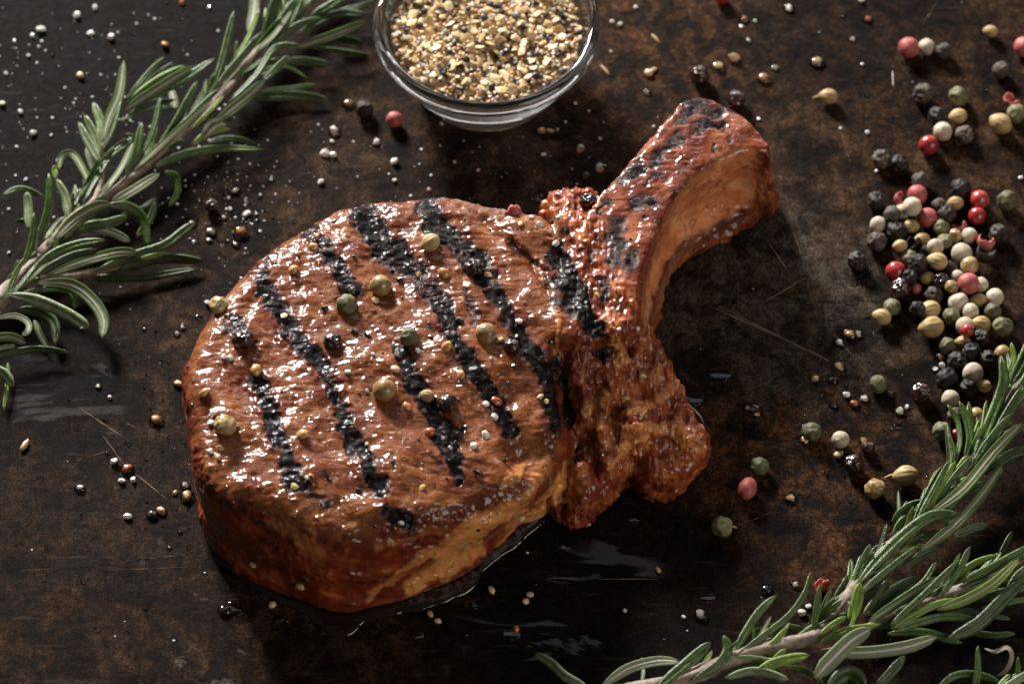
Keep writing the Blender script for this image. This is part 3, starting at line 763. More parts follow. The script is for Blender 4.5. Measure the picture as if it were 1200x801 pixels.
# ------------------------------------------------------------------ rosemary
def leaf_mat(name, top, top2, under, vein):
    s = NT(name)
    top_f = s.attr("under"); gx_ = s.attr("across")
    n = s.noise(9, 4, .6); f = s.noise(1.6, 3, .7)
    t = s.mix(s.rng(n, .35, .65), top, top2)
    t = s.mix(s.math('MULTIPLY', s.rng(gx_, 0.12, 0.0), .55), t, tuple(min(1, c * 2.2) for c in top2))
    t = s.mix(s.math('MULTIPLY', s.rng(f, .50, .70), .30), t, tuple(min(1, c * 2.2 + .03) for c in top2))
    t = s.mix(s.math('MULTIPLY', s.rng(gx_, .70, .95), .28), t, tuple(min(1, c * 1.6 + .045) for c in top2))
    u = s.mix(s.rng(f, .35, .65), under, tuple(c * .62 for c in under))
    u = s.mix(s.rng(gx_, 0.20, 0.06), u, vein)
    u = s.mix(s.rng(gx_, 0.52, 0.72), u, tuple(c * .9 for c in top2))
    tip = s.attr("tipness")
    col = s.mix(top_f, t, u)
    col = s.mix(s.math('MULTIPLY', s.rng(tip, .93, 1.0), .5), col, (0.10, 0.075, 0.03))
    col = s.mix(s.math('MULTIPLY', s.rng(tip, .16, 0.0), .6), col, (0.22, 0.21, 0.13))
    h = s.math('ADD', s.math('MULTIPLY', f, 1.0), s.math('MULTIPLY', s.noise(4, 3, .6), .8))
    return s.pbsdf(Base_Color=col, Roughness=s.mix(top_f, .27, .7), Normal=s.bump(h, .7, .8), Specular_IOR_Level=s.mix(top_f, .42, .15),
                   Subsurface_Weight=.12, Subsurface_Scale=.0008, Subsurface_Radius=(.4, 1, .2))
M_leaf = [leaf_mat("rosemary_leaf_green", (.020, .046, .006), (.056, .098, .012), (.19, .215, .12), (.40, .40, .29)),
          leaf_mat("rosemary_leaf_pale", (.10, .13, .055), (.20, .235, .12), (.30, .32, .22), (.68, .66, .55)),
          leaf_mat("rosemary_leaf_bright", (.085, .145, .012), (.16, .235, .028), (.25, .29, .11), (.42, .43, .24)),
          leaf_mat("rosemary_leaf_dark", (.018, .036, .007), (.036, .060, .012), (.13, .15, .095), (.26, .26, .19))]
s = NT("rosemary_stem")
M_stem = s.pbsdf(Base_Color=s.ramp(s.noise(9, 4, .6, vec=s.vmath('MULTIPLY', s.px, (1, 1, 1))), [(.3, (.15, .095, .065)), (.5, (.27, .20, .15)), (.7, (.42, .35, .29))]), Roughness=.7, Normal=s.bump(s.noise(3, 4, .6), 1.0, 1.0))
# cross-section of a needle: rolled margins, a furrow on top, a ridge below; (x, z, under?)
XS = [(-1, 0, 0), (-.86, .34, 0), (-.55, .50, 0), (-.22, .44, 0), (0, .24, 0), (.22, .44, 0), (.55, .50, 0), (.86, .34, 0), (1, 0, 0), (.93, -.22, 1), (.70, -.20, 1), (.42, -.02, 1), (.16, -.03, 1), (0, -.20, 1),
      (-.16, -.03, 1), (-.42, -.02, 1), (-.70, -.20, 1), (-.93, -.22, 1)]
def bez(P, n):
    """smooth path through 2..5 points"""
    P = [Vector(p) for p in P]
    if len(P) == 2: P = [P[0], P[0].lerp(P[1], .5) + Vector((0, 0, 3 * U)), P[1]]
    Q = [P[0] * 2 - P[1]] + P + [P[-1] * 2 - P[-2]]
    seg = len(P) - 1; out = []
    for i in range(n + 1):
        u = i / n * seg; k = min(int(u), seg - 1); t = u - k; a, b, c, d = Q[k:k + 4]
        out.append(.5 * ((2 * b) + (c - a) * t + (2 * a - 5 * b + 4 * c - d) * t * t + (3 * b - a - 3 * c + d) * t ** 3))
    return out
def leaf_mesh(path, w, roll=0.0, rnd=random, thick=1.0, n=12):
    pts = bez(path, n); K = len(XS); vs = []; fs = []; und = []; acr = []; tp = []
    for i, p in enumerate(pts):
        t = i / n
        tan = (pts[min(i + 1, n)] - pts[max(i - 1, 0)]).normalized()
        side = tan.cross(-VDIR)
        if side.length < .15: side = tan.cross(Vector((0, 0, 1)))
        side.normalize(); nor = side.cross(tan).normalized()
        a = roll + .25 * math.sin(t * 3 + w)
        sd = side * math.cos(a) + nor * math.sin(a); nr = nor * math.cos(a) - side * math.sin(a)
        prof = (min(1, .42 + 2.6 * t)) * (max(0.0, 1 - max(0, (t - .55) / .45) ** 2.6)) ** .5
        prof = max(prof, .10); hw = w * .5 * prof * U; th = w * .5 * (.35 + .65 * prof) * .62 * thick * U
        if i in (0, n): hw *= .5; th *= .5
        for x, z, u in XS:
            vs.append(p + sd * (x * hw) + nr * ((z - .05) * th)); und.append(float(u)); acr.append(abs(x)); tp.append(t)
        if i:
            for k in range(K):
                k2 = (k + 1) % K; fs.append(((i - 1) * K + k, (i - 1) * K + k2, i * K + k2, i * K + k))
    fs.append(tuple(range(K - 1, -1, -1))); fs.append(tuple(range(n * K, n * K + K)))
    me = new_mesh("leaf", vs, [f[::-1] for f in fs])
    add_attr(me, "under", und); add_attr(me, "across", acr); add_attr(me, "tipness", tp)
    return me
def tube_mesh(name, pts, rad, seg=14, knots=True, rnd=random):
    path = bez(pts, 14 * (len(pts) - 1)); n = len(path) - 1; vs = []; fs = []
    R0 = []; 
    for i, p in enumerate(path):
        tan = (path[min(i + 1, n)] - path[max(i - 1, 0)]).normalized(); sd = tan.cross(Vector((0, 0, 1))).normalized(); up = sd.cross(tan)
        u = i / n * (len(rad) - 1); k = min(int(u), len(rad) - 2); r = rad[k] + (rad[k + 1] - rad[k]) * (u - k)
        r *= 1 + (.10 * rnd.random() if rnd.random() < .3 else 0) * knots
        for q in range(seg):
            a = 2 * math.pi * q / seg; rr = r * (1 + .08 * math.sin(4 * a + i * .3)) * U
            vs.append(p + sd * (math.cos(a) * rr) + up * (math.sin(a) * rr))
        if i:
            for q in range(seg):
                q2 = (q + 1) % seg; fs.append(((i - 1) * seg + q, i * seg + q, i * seg + q2, (i - 1) * seg + q2))
    fs.append(tuple(range(seg))[::-1]); fs.append(tuple(range(n * seg, n * seg + seg)))
    me = new_mesh(name, vs, [f[::-1] for f in fs]); return me
def at(p):
    return W(*p)
def sprig(label, stems, leaves, fill, seed, loc):
    rnd = random.Random(seed)
    root = bpy.data.objects.new("rosemary_sprig", None); C.collection.objects.link(root)
    tag(root, label, "rosemary sprig", "rosemary sprigs on the tray")
    for pts, rad in stems: obj("stem", tube_mesh("stem", [at(p) for p in pts], rad), M_stem, root)
    for L in leaves:
        pts, w, kind = L[0], L[1], L[2]
        # kind: g green top, p pale, b bright, d dark, u underside up, v pale underside up
        mat = {'g': 0, 'p': 1, 'b': 2, 'd': 3, 'u': 0, 'v': 1, 'w': 2}[kind]
        roll = math.pi if kind in 'uvw' else 0
        roll += rnd.uniform(-.30, .30) if len(L) < 4 else L[3]
        obj("leaf", leaf_mesh([at(p) for p in pts], w, roll, rnd), M_leaf[mat], root)
    for (ax, ay, az), (bx, by, bz), count, Lmin, Lmax, wmin, wmax in fill:
        A = W(ax, ay, az); B = W(bx, by, bz); d = (B - A).normalized(); sdv = d.cross(Vector((0, 0, 1))).normalized(); up = sdv.cross(d)
        for k in range(int(count * 2.1)):
            t = (k + rnd.random()) / int(count * 2.1); base = A.lerp(B, t); az_ = rnd.uniform(0, 6.283); L = rnd.uniform(Lmin * .85, Lmax * 1.12) * U; op = rnd.uniform(.18, .58)
            out = sdv * math.cos(az_) + up * math.sin(az_) * .8
            if out.z < -.3: out.z *= -.1
            mid = base + d * (L * .5 * math.cos(op * .8)) + out * (L * .5 * math.sin(op * .8)); tip = base + d * (L * math.cos(op)) + out * (L * math.sin(op * 1.1))
            for v in (mid, tip):
                v.z = max(v.z, 5 * U)
            w = rnd.uniform(wmin, wmax) * .86; kind = rnd.choices([0, 3, 0, 2], [5, 2, 4, 3 if seed > 30 else 1])[0]
            roll = (math.pi if rnd.random() < .3 else 0) + rnd.uniform(-.6, .6)
            obj("leaf", leaf_mesh([base, mid, tip], w, roll, rnd), M_leaf[kind], root)
    return root
def Z(pts, *zs):
    """px points + heights at base and tip -> 3D px points"""
    n = len(pts); z0, z1 = (zs if len(zs) == 2 else (zs[0], zs[0]))
    return [(x, y, z0 + (z1 - z0) * i / (n - 1)) for i, (x, y) in enumerate(pts)]
def LV(rows):
    out = []
    for r in rows:
        pts, w, kind, z0, z1 = r[:5]; L = [Z(pts, z0, z1), w * 0.96, kind]
        if len(r) > 5: L.append(r[5])
        out.append(L)
    return out
# --- sprig beside the bowl
left_stems = [([(-60, 400, 14), (0, 349, 20), (30, 318, 24), (62, 284, 26), (100, 252, 28), (150, 212, 30), (200, 168, 30), (240, 130, 32), (268, 104, 32), (292, 74, 32), (320, 40, 34), (350, 0, 36), (370, -40, 36)], [10, 11, 8, 7.5, 6, 6, 5.5, 5.5, 7, 7, 6, 6, 6]),
              ([(60, 286, 24), (84, 258, 30), (112, 234, 34), (117, 200, 36), (118, 172, 38), (124, 145, 40), (145, 115, 40)], [6, 6, 6, 6, 5, 4, 3]),
              ([(48, 326, 20), (90, 322, 22), (130, 314, 20), (165, 303, 18)], [6, 5, 4, 2.5])]
left_leaves = LV([
 ([(52, 231), (25, 221), (3, 228)], 8, 'g', 34, 40), ([(34, 270), (33, 240), (31, 225)], 12, 'p', 40, 52), ([(38, 261), (17, 260)], 6, 'g', 20, 18), ([(38, 297), (52, 262), (58, 235), (57, 203)], 11, 'g', 28, 62),
 ([(22, 325), (36, 285), (40, 249)], 8, 'g', 26, 50), ([(80, 256), (77, 232), (66, 210)], 12, 'p', 30, 40), ([(52, 282), (64, 264), (74, 254)], 6, 'p', 36, 40), ([(55, 287), (76, 266), (92, 250)], 7, 'p', 38, 44),
 ([(64, 281), (88, 257), (112, 243), (130, 239)], 15, 'u', 40, 52), ([(126, 240), (152, 243), (168, 258), (174, 291)], 13, 'g', 50, 20), ([(98, 264), (125, 262), (150, 254)], 13, 'g', 30, 26), ([(105, 266), (130, 272), (153, 283)], 11, 'v', 26, 18),
 ([(34, 322), (62, 298), (92, 286), (123, 281)], 12, 'g', 34, 46), ([(44, 322), (78, 303), (113, 292)], 11, 'd', 26, 34), ([(55, 322), (100, 306), (138, 296), (162, 296)], 14, 'u', 28, 32), ([(112, 318), (150, 302), (192, 288), (216, 270), (228, 261)], 13, 'g', 26, 22),
 ([(165, 303), (182, 299), (196, 295)], 7, 'b', 24, 20), ([(140, 314), (190, 303), (240, 306)], 13, 'd', 20, 10), ([(98, 325), (165, 325), (234, 314)], 11, 'd', 12, 8), ([(44, 331), (84, 334), (110, 354), (122, 376), (119, 397)], 16, 'u', 30, 24),
 ([(24, 343), (58, 338), (80, 341), (88, 352), (87, 362)], 9, 'g', 26, 16), ([(10, 345), (42, 352), (75, 366), (97, 380), (99, 386)], 16, 'p', 34, 26), ([(20, 362), (48, 366), (64, 380), (65, 405)], 14, 'd', 18, 12), ([(40, 375), (47, 392), (56, 408)], 9, 'u', 14, 8),
 ([(-8, 373), (18, 370), (33, 378), (33, 388), (25, 393)], 8, 'v', 34, 30), ([(-12, 397), (12, 395), (30, 402)], 12, 'u', 28, 24), ([(-12, 412), (18, 405)], 7, 'p', 20, 18), ([(-14, 419), (40, 409), (82, 413)], 9, 'd', 18, 12), ([(-14, 432), (4, 438), (16, 452)], 15, 'p', 24, 18),
 ([(9, 424), (9, 445), (4, 482)], 6, 'b', 14, 8), ([(8, 350), (16, 326), (28, 302)], 7, 'g', 30, 40), ([(15, 345), (36, 318), (52, 300)], 6, 'g', 34, 38), ([(2, 352), (30, 330), (60, 304)], 6, 'v', 32, 36),
 # upright side shoot
 ([(119, 168), (128, 138), (140, 110), (145, 71)], 14, 'u', 42, 66), ([(148, 118), (168, 92), (193, 66)], 7, 'g', 44, 56), ([(152, 120), (178, 92), (204, 73)], 7, 'g', 42, 52), ([(148, 124), (180, 98), (217, 77)], 12, 'b', 44, 54), ([(145, 130), (185, 104), (228, 77)], 13, 'u', 48, 56),
 ([(160, 121), (210, 96), (252, 68)], 11, 'g', 42, 50), ([(150, 135), (176, 121), (207, 117)], 7, 'd', 36, 32), ([(140, 142), (172, 128), (208, 127)], 7, 'g', 36, 28), ([(118, 170), (118, 145), (109, 120)], 12, 'p', 42, 52), ([(117, 182), (110, 158), (99, 135)], 12, 'p', 44, 54), ([(118, 192), (104, 168), (92, 143)], 11, 'p', 46, 54),
 ([(115, 206), (108, 190), (101, 172)], 11, 'v', 34, 36), ([(108, 224), (96, 196), (84, 180), (72, 184), (69, 200)], 10, 'u', 36, 30), ([(66, 210), (64, 200), (66, 194)], 8, 'b', 24, 28), ([(96, 240), (114, 208), (130, 182), (150, 168), (155, 160), (145, 157)], 8, 'g', 40, 48),
 ([(102, 200), (101, 215), (110, 230)], 8, 'v', 30, 30), ([(205, 128), (204, 118), (200, 104)], 11, 'v', 14, 18), ([(118, 178), (132, 152), (142, 118)], 6, 'g', 44, 58),
 # the long shoot towards the bowl
 ([(148, 207), (160, 178), (166, 143)], 12, 'g', 38, 60), ([(168, 180), (180, 150), (188, 114)], 8, 'g', 40, 60), ([(113, 234), (140, 200), (156, 167)], 8, 'v', 38, 46), ([(178, 187), (208, 140), (231, 95)], 10, 'g', 38, 62), ([(222, 137), (232, 120), (240, 104)], 7, 'v', 34, 46), ([(158, 202), (215, 146), (257, 103)], 9, 'g', 44, 62),
 ([(224, 152), (246, 130), (262, 112)], 6, 'b', 44, 54), ([(160, 197), (200, 160), (250, 116)], 9, 'u', 46, 60), ([(236, 158), (246, 144), (259, 140)], 5, 'v', 42, 44), ([(240, 160), (254, 148), (266, 146)], 5, 'v', 42, 40), ([(225, 170), (244, 156), (270, 151)], 8, 'b', 40, 36), ([(244, 166), (270, 162), (300, 168)], 8, 'd', 26, 16),
 ([(180, 195), (215, 181), (258, 174), (309, 175)], 11, 'g', 34, 22), ([(193, 201), (206, 207), (208, 226), (197, 243)], 9, 'g', 30, 12), ([(130, 238), (158, 222), (187, 203)], 13, 'v', 36, 40), ([(142, 252), (162, 246), (184, 231)], 6, 'g', 26, 24), ([(160, 278), (176, 256), (182, 236)], 10, 'g', 16, 24),
 ([(252, 144), (285, 118), (310, 95)], 14, 'u', 40, 48), ([(243, 116), (256, 85), (266, 48), (274, 12)], 9, 'g', 38, 66), ([(292, 40), (298, 10), (298, -14)], 14, 'v', 36, 50), ([(268, 80), (290, 46), (304, 10)], 7, 'b', 42, 62), ([(253, 102), (284, 66), (307, 38)], 10, 'g', 46, 60), ([(310, 48), (318, 20), (326, -14)], 15, 'd', 40, 62),
 ([(316, 45), (334, 18), (352, -8)], 11, 'g', 42, 56), ([(325, 42), (348, 18), (368, -8)], 11, 'u', 40, 52), ([(316, 57), (345, 32), (377, 21)], 10, 'g', 46, 52), ([(348, 42), (390, 18), (430, 17)], 13, 'd', 34, 32), ([(348, 56), (390, 42), (429, 26)], 13, 'u', 36, 34), ([(392, 45), (426, 52)], 10, 'd', 12, 8), ([(364, 55), (400, 60), (435, 65)], 7, 'g', 20, 14),
 ([(268, 120), (300, 88), (322, 56), (352, 52)], 8, 'g', 44, 52), ([(308, 95), (324, 80), (338, 65)], 9, 'g', 44, 52), ([(334, 72), (360, 72), (388, 76)], 12, 'd', 24, 16), ([(270, 97), (302, 83), (335, 78), (361, 92)], 6, 'g', 36, 24), ([(306, 107), (340, 103), (372, 99)], 7, 'g', 26, 18), ([(298, 114), (340, 112), (385, 117)], 15, 'd', 14, 8),
 ([(398, 12), (420, 8), (440, 2)], 8, 'd', 24, 20), ([(365, 20), (385, 8), (410, -8)], 13, 'g', 36, 44), ([(375, 14), (400, -2), (430, -10)], 9, 'b', 34, 38), ([(340, 30), (350, 5), (356, -15)], 8, 'g', 44, 60), ([(300, 60), (322, 40), (342, 12)], 7, 'v', 48, 58)])
left_fill = [((20, 330, 20), (100, 255, 26), 12, 34, 60, 6, 10), ((60, 285, 24), (118, 190, 34), 8, 30, 52, 6, 10), ((130, 228, 26), (240, 130, 28), 16, 36, 66, 6, 10), ((250, 120, 28), (345, 5, 32), 18, 40, 74, 6, 11), ((-20, 365, 16), (30, 320, 18), 6, 34, 56, 7, 12), ((340, 10, 30), (375, -40, 32), 6, 50, 80, 8, 12)]
sprig("branching rosemary sprig lying beside the glass bowl, frosty green needles fanned out", left_stems, left_leaves, left_fill, 21, None)

# --- the two sprigs below the pepper spill
rs_stems = [([(660, 830, 14), (720, 812, 18), (800, 795, 22), (862, 771, 26), (902, 758, 28), (946, 748, 30), (966, 734, 30), (988, 706, 32), (1012, 676, 34), (1040, 646, 36), (1066, 622, 36), (1095, 592, 38), (1130, 548, 40), (1168, 492, 42), (1205, 435, 44), (1230, 395, 44)],
             [8, 8.5, 8.5, 9, 9.5, 8, 6, 7, 7.5, 9, 7, 6, 6, 5.5, 5, 5])]
rs_leaves = LV([
 ([(1180, 440), (1188, 420), (1185, 401)], 7, 'b', 46, 58), ([(1140, 548), (1152, 515), (1170, 470), (1177, 445), (1173, 416)], 15, 'g', 46, 76), ([(1165, 520), (1186, 470), (1206, 440), (1215, 400)], 15, 'g', 50, 74), ([(1145, 545), (1172, 498), (1198, 452)], 10, 'g', 54, 70), ([(1185, 450), (1200, 420), (1216, 380)], 15, 'g', 50, 70),
 ([(1120, 540), (1125, 515), (1121, 490), (1110, 474)], 7, 'g', 44, 56), ([(1131, 536), (1137, 515), (1133, 490), (1124, 470)], 10, 'g', 46, 62), ([(1113, 560), (1118, 530), (1112, 509)], 6, 'g', 44, 54), ([(1142, 540), (1162, 512), (1186, 484)], 9, 'g', 56, 66), ([(1090, 602), (1130, 572), (1166, 528), (1198, 495)], 14, 'u', 54, 62),
 ([(1160, 566), (1166, 558), (1175, 548)], 7, 'b', 44, 48), ([(1155, 556), (1180, 534), (1216, 522)], 13, 'd', 40, 34), ([(1106, 575), (1122, 552), (1134, 533)], 9, 'b', 50, 60), ([(1080, 645), (1118, 616), (1150, 580), (1174, 546)], 13, 'u', 44, 50), ([(1112, 596), (1136, 574), (1160, 566)], 10, 'g', 38, 34), ([(1096, 587), (1070, 590), (1053, 602), (1046, 614)], 8, 'g', 48, 30),
 ([(1068, 618), (1088, 575), (1105, 545)], 7, 'g', 46, 58), ([(1074, 612), (1094, 575), (1113, 538)], 7, 'g', 50, 62), ([(1084, 602), (1102, 570), (1120, 540)], 8, 'b', 50, 60), ([(1095, 596), (1113, 566), (1138, 534)], 8, 'g', 48, 60), ([(1080, 596), (1090, 570), (1098, 550)], 6, 'b', 44, 54), ([(1005, 684), (1030, 655), (1062, 624), (1092, 604), (1124, 601)], 14, 'g', 44, 56),
 ([(1048, 635), (1052, 618), (1063, 603)], 9, 'g', 30, 38), ([(1118, 628), (1138, 620), (1158, 614)], 10, 'd', 30, 22), ([(1000, 692), (1010, 662), (1020, 637)], 9, 'g', 36, 54), ([(1019, 650), (1030, 640), (1046, 636)], 6, 'g', 30, 34), ([(1062, 668), (1078, 652), (1099, 642)], 11, 'd', 32, 34), ([(1008, 695), (1045, 664), (1077, 639)], 9, 'g', 44, 52),
 ([(862, 768), (896, 744), (926, 720), (945, 692), (950, 669)], 9, 'g', 34, 52), ([(858, 770), (874, 740), (890, 716), (909, 697)], 10, 'g', 30, 42), ([(953, 742), (957, 712), (961, 684)], 8, 'g', 34, 56), ([(885, 736), (912, 732), (940, 736), (957, 750)], 5, 'g', 30, 34), ([(878, 768), (905, 755), (922, 735)], 9, 'b', 32, 40), ([(882, 732), (884, 745), (882, 756)], 4, 'g', 24, 18),
 ([(996, 728), (1004, 705), (1008, 682)], 14, 'b', 42, 58), ([(994, 704), (1001, 720), (992, 740), (962, 750)], 5, 'b', 52, 38), ([(962, 752), (990, 738), (1032, 731)], 7, 'b', 40, 46), ([(955, 794), (972, 775), (998, 750), (1021, 736)], 19, 'v', 42, 62), ([(962, 762), (1010, 764), (1060, 758), (1098, 746)], 17, 'v', 36, 40),
 ([(886, 786), (915, 774), (949, 767)], 12, 'b', 38, 44), ([(904, 778), (912, 768), (921, 760)], 7, 'b', 38, 46), ([(862, 769), (885, 770), (907, 774)], 5, 'p', 36, 38), ([(850, 794), (885, 786), (925, 796)], 11, 'p', 34, 38), ([(920, 780), (945, 786), (965, 800)], 7, 'g', 36, 34), ([(970, 806), (994, 790), (1014, 806)], 24, 'd', 20, 16),
 ([(690, 806), (662, 792), (645, 776), (626, 765)], 13, 'p', 26, 22), ([(705, 804), (736, 783), (770, 774), (797, 775)], 12, 'v', 30, 34), ([(770, 806), (806, 776), (833, 752)], 14, 'g', 28, 38), ([(812, 797), (842, 778), (853, 760), (848, 744)], 12, 'g', 30, 42), ([(752, 770), (754, 785), (752, 800)], 5, 'v', 10, 8),
 ([(1000, 700), (980, 722), (975, 740)], 10, 'p', 30, 30), ([(960, 744), (978, 730), (992, 722)], 7, 'b', 44, 50), ([(1018, 716), (1028, 700), (1040, 678)], 9, 'd', 34, 40), ([(930, 752), (948, 738), (962, 730)], 9, 'p', 32, 36), ([(1008, 672), (1020, 660), (1034, 652)], 7, 'p', 36, 40)])
rs_fill = [((800, 800, 18), (900, 760, 24), 8, 36, 60, 7, 11), ((930, 752, 24), (1010, 680, 28), 14, 36, 62, 7, 11), ((1010, 678, 28), (1100, 588, 32), 18, 38, 66, 7, 11), ((1100, 588, 32), (1200, 445, 38), 24, 44, 76, 7, 12)]
sprig("long rosemary sprig running from below the chop up to the pepper spill, woody stem", rs_stems, rs_leaves, rs_fill, 33, None)
r2_stems = [([(1010, 738, 22), (1050, 718, 24), (1090, 704, 26), (1130, 688, 28), (1170, 670, 30), (1220, 655, 32), (1260, 645, 32)], [4, 5, 6, 6, 7, 7, 7])]
r2_leaves = LV([
 ([(1098, 714), (1132, 702), (1166, 682), (1194, 654)], 12, 'w', 44, 56), ([(1112, 748), (1145, 732), (1174, 704), (1200, 678)], 17, 'd', 34, 46), ([(1045, 736), (1085, 713), (1119, 701)], 9, 'b', 44, 48), ([(1050, 739), (1078, 729), (1112, 722), (1155, 728)], 11, 'g', 42, 36), ([(1040, 742), (1082, 741), (1128, 753)], 11, 'g', 34, 24), ([(1103, 698), (1124, 668), (1137, 640)], 10, 'g', 40, 60),
 ([(1120, 676), (1142, 660), (1168, 650)], 9, 'b', 38, 44), ([(1044, 732), (1084, 696), (1124, 656)], 10, 'g', 46, 56), ([(1128, 682), (1165, 664), (1215, 636)], 12, 'g', 44, 50), ([(1018, 728), (1058, 702), (1100, 675)], 11, 'u', 42, 46), ([(1034, 714), (1080, 684), (1097, 658)], 8, 'g', 40, 48), ([(1012, 720), (1042, 696), (1077, 676)], 16, 'd', 34, 30),
 ([(1152, 722), (1168, 722), (1184, 725)], 7, 'd', 12, 8), ([(1060, 768), (1042, 790), (1026, 806)], 12, 'd', 20, 12), ([(1150, 700), (1180, 692), (1215, 688)], 9, 'd', 30, 26), ([(1110, 706), (1150, 700), (1168, 702)], 8, 'g', 26, 24), ([(1150, 712), (1190, 704), (1215, 700)], 8, 'g', 20, 16), ([(1090, 724), (1130, 716), (1150, 718)], 8, 'd', 24, 18), ([(1180, 690), (1200, 668), (1225, 660)], 10, 'g', 40, 46), ([(1172, 650), (1178, 640), (1186, 622)], 8, 'd', 12, 14), ([(1125, 738), (1160, 744), (1190, 742)], 10, 'd', 8, 8)])
r2_fill = [((1020, 734, 20), (1120, 692, 24), 14, 36, 64, 7, 11), ((1120, 692, 24), (1215, 656, 28), 14, 40, 70, 7, 12)]
sprig("short rosemary sprig half under the long one, its stem running off the tray edge", r2_stems, r2_leaves, r2_fill, 44, None)
r3_stems = [([(1120, 850, 10), (1160, 830, 12), (1230, 800, 14)], [5, 5, 5])]
r3_leaves = LV([([(1142, 812), (1146, 785), (1146, 756)], 8, 'g', 14, 40), ([(1190, 812), (1193, 790), (1193, 769)], 6, 'g', 14, 34), ([(1098, 806), (1120, 791), (1145, 790), (1172, 798)], 10, 'g', 20, 20), ([(1174, 808), (1190, 798), (1210, 785)], 10, 'p', 22, 28), ([(1168, 806), (1178, 796), (1184, 790)], 7, 'b', 20, 24), ([(1180, 812), (1186, 800), (1190, 788)], 6, 'g', 20, 24)])
sprig("rosemary sprig barely showing, two upright green needle tips beside a dried curl", r3_stems, r3_leaves, [], 55, None)
s = NT("dried_leaf"); M_dry = s.pbsdf(Base_Color=(.30, .24, .18), Roughness=.7, Normal=s.bump(s.noise(3, 4, .6), 1, 1))
dl = obj("dried_curl", leaf_mesh([W(*q) for q in [(1154, 759, 16), (1166, 763, 22), (1180, 758, 26), (1186, 768, 22), (1180, 784, 14), (1168, 792, 8)]], 8, .9, random, .6, 20), M_dry)
tag(dl, "dried tan curl of leaf beside two upright needle tips at the tray corner", "dried leaf")

# ------------------------------------------------------------------ peppercorns, coriander, salt
def ico(sub):
    b = bmesh.new(); bmesh.ops.create_icosphere(b, subdivisions=sub, radius=1.0)
    v = np.array([list(q.co) for q in b.verts]); f = [tuple(x.index for x in q.verts) for q in b.faces]; b.free(); return v, f
ICO3 = ico(4); ICO2 = ico(2); ICO1 = ico(1)
def seedn(v, sc, sd): return vnoise(v + 10, sc, sd)
def seed_mesh(kind, sd):
    v, f = ICO3; v = v.copy(); r = random.Random(sd); q = v.copy()
    if kind in 'B':
        a = 1 - np.abs(vnoise(v + 9, .42, sd)) * 2; b = 1 - np.abs(vnoise(v + 9, .2, sd + 5)) * 2
        k = .86 + .20 * a * np.abs(a) ** .3 + .07 * b + .08 * vnoise(v + 9, .8, sd + 2)
        q = v * k[:, None]
    elif kind in 'G':
        a = 1 - np.abs(vnoise(v + 9, .6, sd)) * 2
        k = .93 + .11 * a + .05 * vnoise(v + 9, .25, sd + 3) - .12 * np.exp(-((v - np.array([.5, -.5, .7])) ** 2).sum(1) / .15); q = v * k[:, None]
    elif kind in 'WMT':
        k = 1 + .05 * vnoise(v + 9, .7, sd) + .022 * vnoise(v + 9, .22, sd + 1) + .012 * (1 - np.abs(vnoise(v + 9, .3, sd + 4))) - .10 * np.exp(-((v - np.array([.2 * math.sin(sd), -.75, .6])) ** 2).sum(1) / .02) * (sd % 3 == 0); q = v * k[:, None]
    elif kind in 'PR':
        k = 1 + .04 * vnoise(v + 9, .8, sd) - (.06 * np.abs(vnoise(v + 9, .5, sd + 2)) if sd % 2 else 0); q = v * k[:, None]; q[:, 0] *= 1.03
    elif kind in 'C':
        th = np.arctan2(v[:, 1], v[:, 2]); rad = np.sqrt(v[:, 1] ** 2 + v[:, 2] ** 2)
        k = 1 + .035 * np.cos(11 * th) * rad + .02 * np.cos(22 * th + 1) * rad
        q = v * np.array([1.0, 1, 1]); q[:, 1] *= k * .86; q[:, 2] *= k * .86; q[:, 0] += .16 * np.sign(v[:, 0]) * np.abs(v[:, 0]) ** 7 * (v[:, 0] < 0)
    return new_mesh("seed", q, f)
def husk_mesh(sd):
    """torn half shell with a thickness"""
    r = random.Random(sd); vs = []; fs = []; nu, nv = 22, 8
    for lay in (0, 1):
        R = 1.0 if lay == 0 else .86
        for j in range(nv + 1):
            for i in range(nu):
                a = 2 * math.pi * i / nu; lim = 1.75 + .35 * math.sin(a * 2 + sd) + .18 * math.sin(a * 5 + 2 * sd)
                ph = lim * j / nv; w = 1 + .10 * math.sin(3 * a + sd) * math.sin(ph)
                vs.append((R * w * math.sin(ph) * math.cos(a), R * w * .72 * math.sin(ph) * math.sin(a), -R * math.cos(ph)))
    o = (nv + 1) * nu
    for j in range(nv):
        for i in range(nu):
            i2 = (i + 1) % nu; a, b, c, d = j * nu + i, j * nu + i2, (j + 1) * nu + i2, (j + 1) * nu + i
            fs.append((a, d, c, b)); fs.append((o + a, o + b, o + c, o + d))
    for i in range(nu):
        i2 = (i + 1) % nu; a, b = nv * nu + i, nv * nu + i2; fs.append((a, o + a, o + b, b))
    return new_mesh("husk", vs, fs)
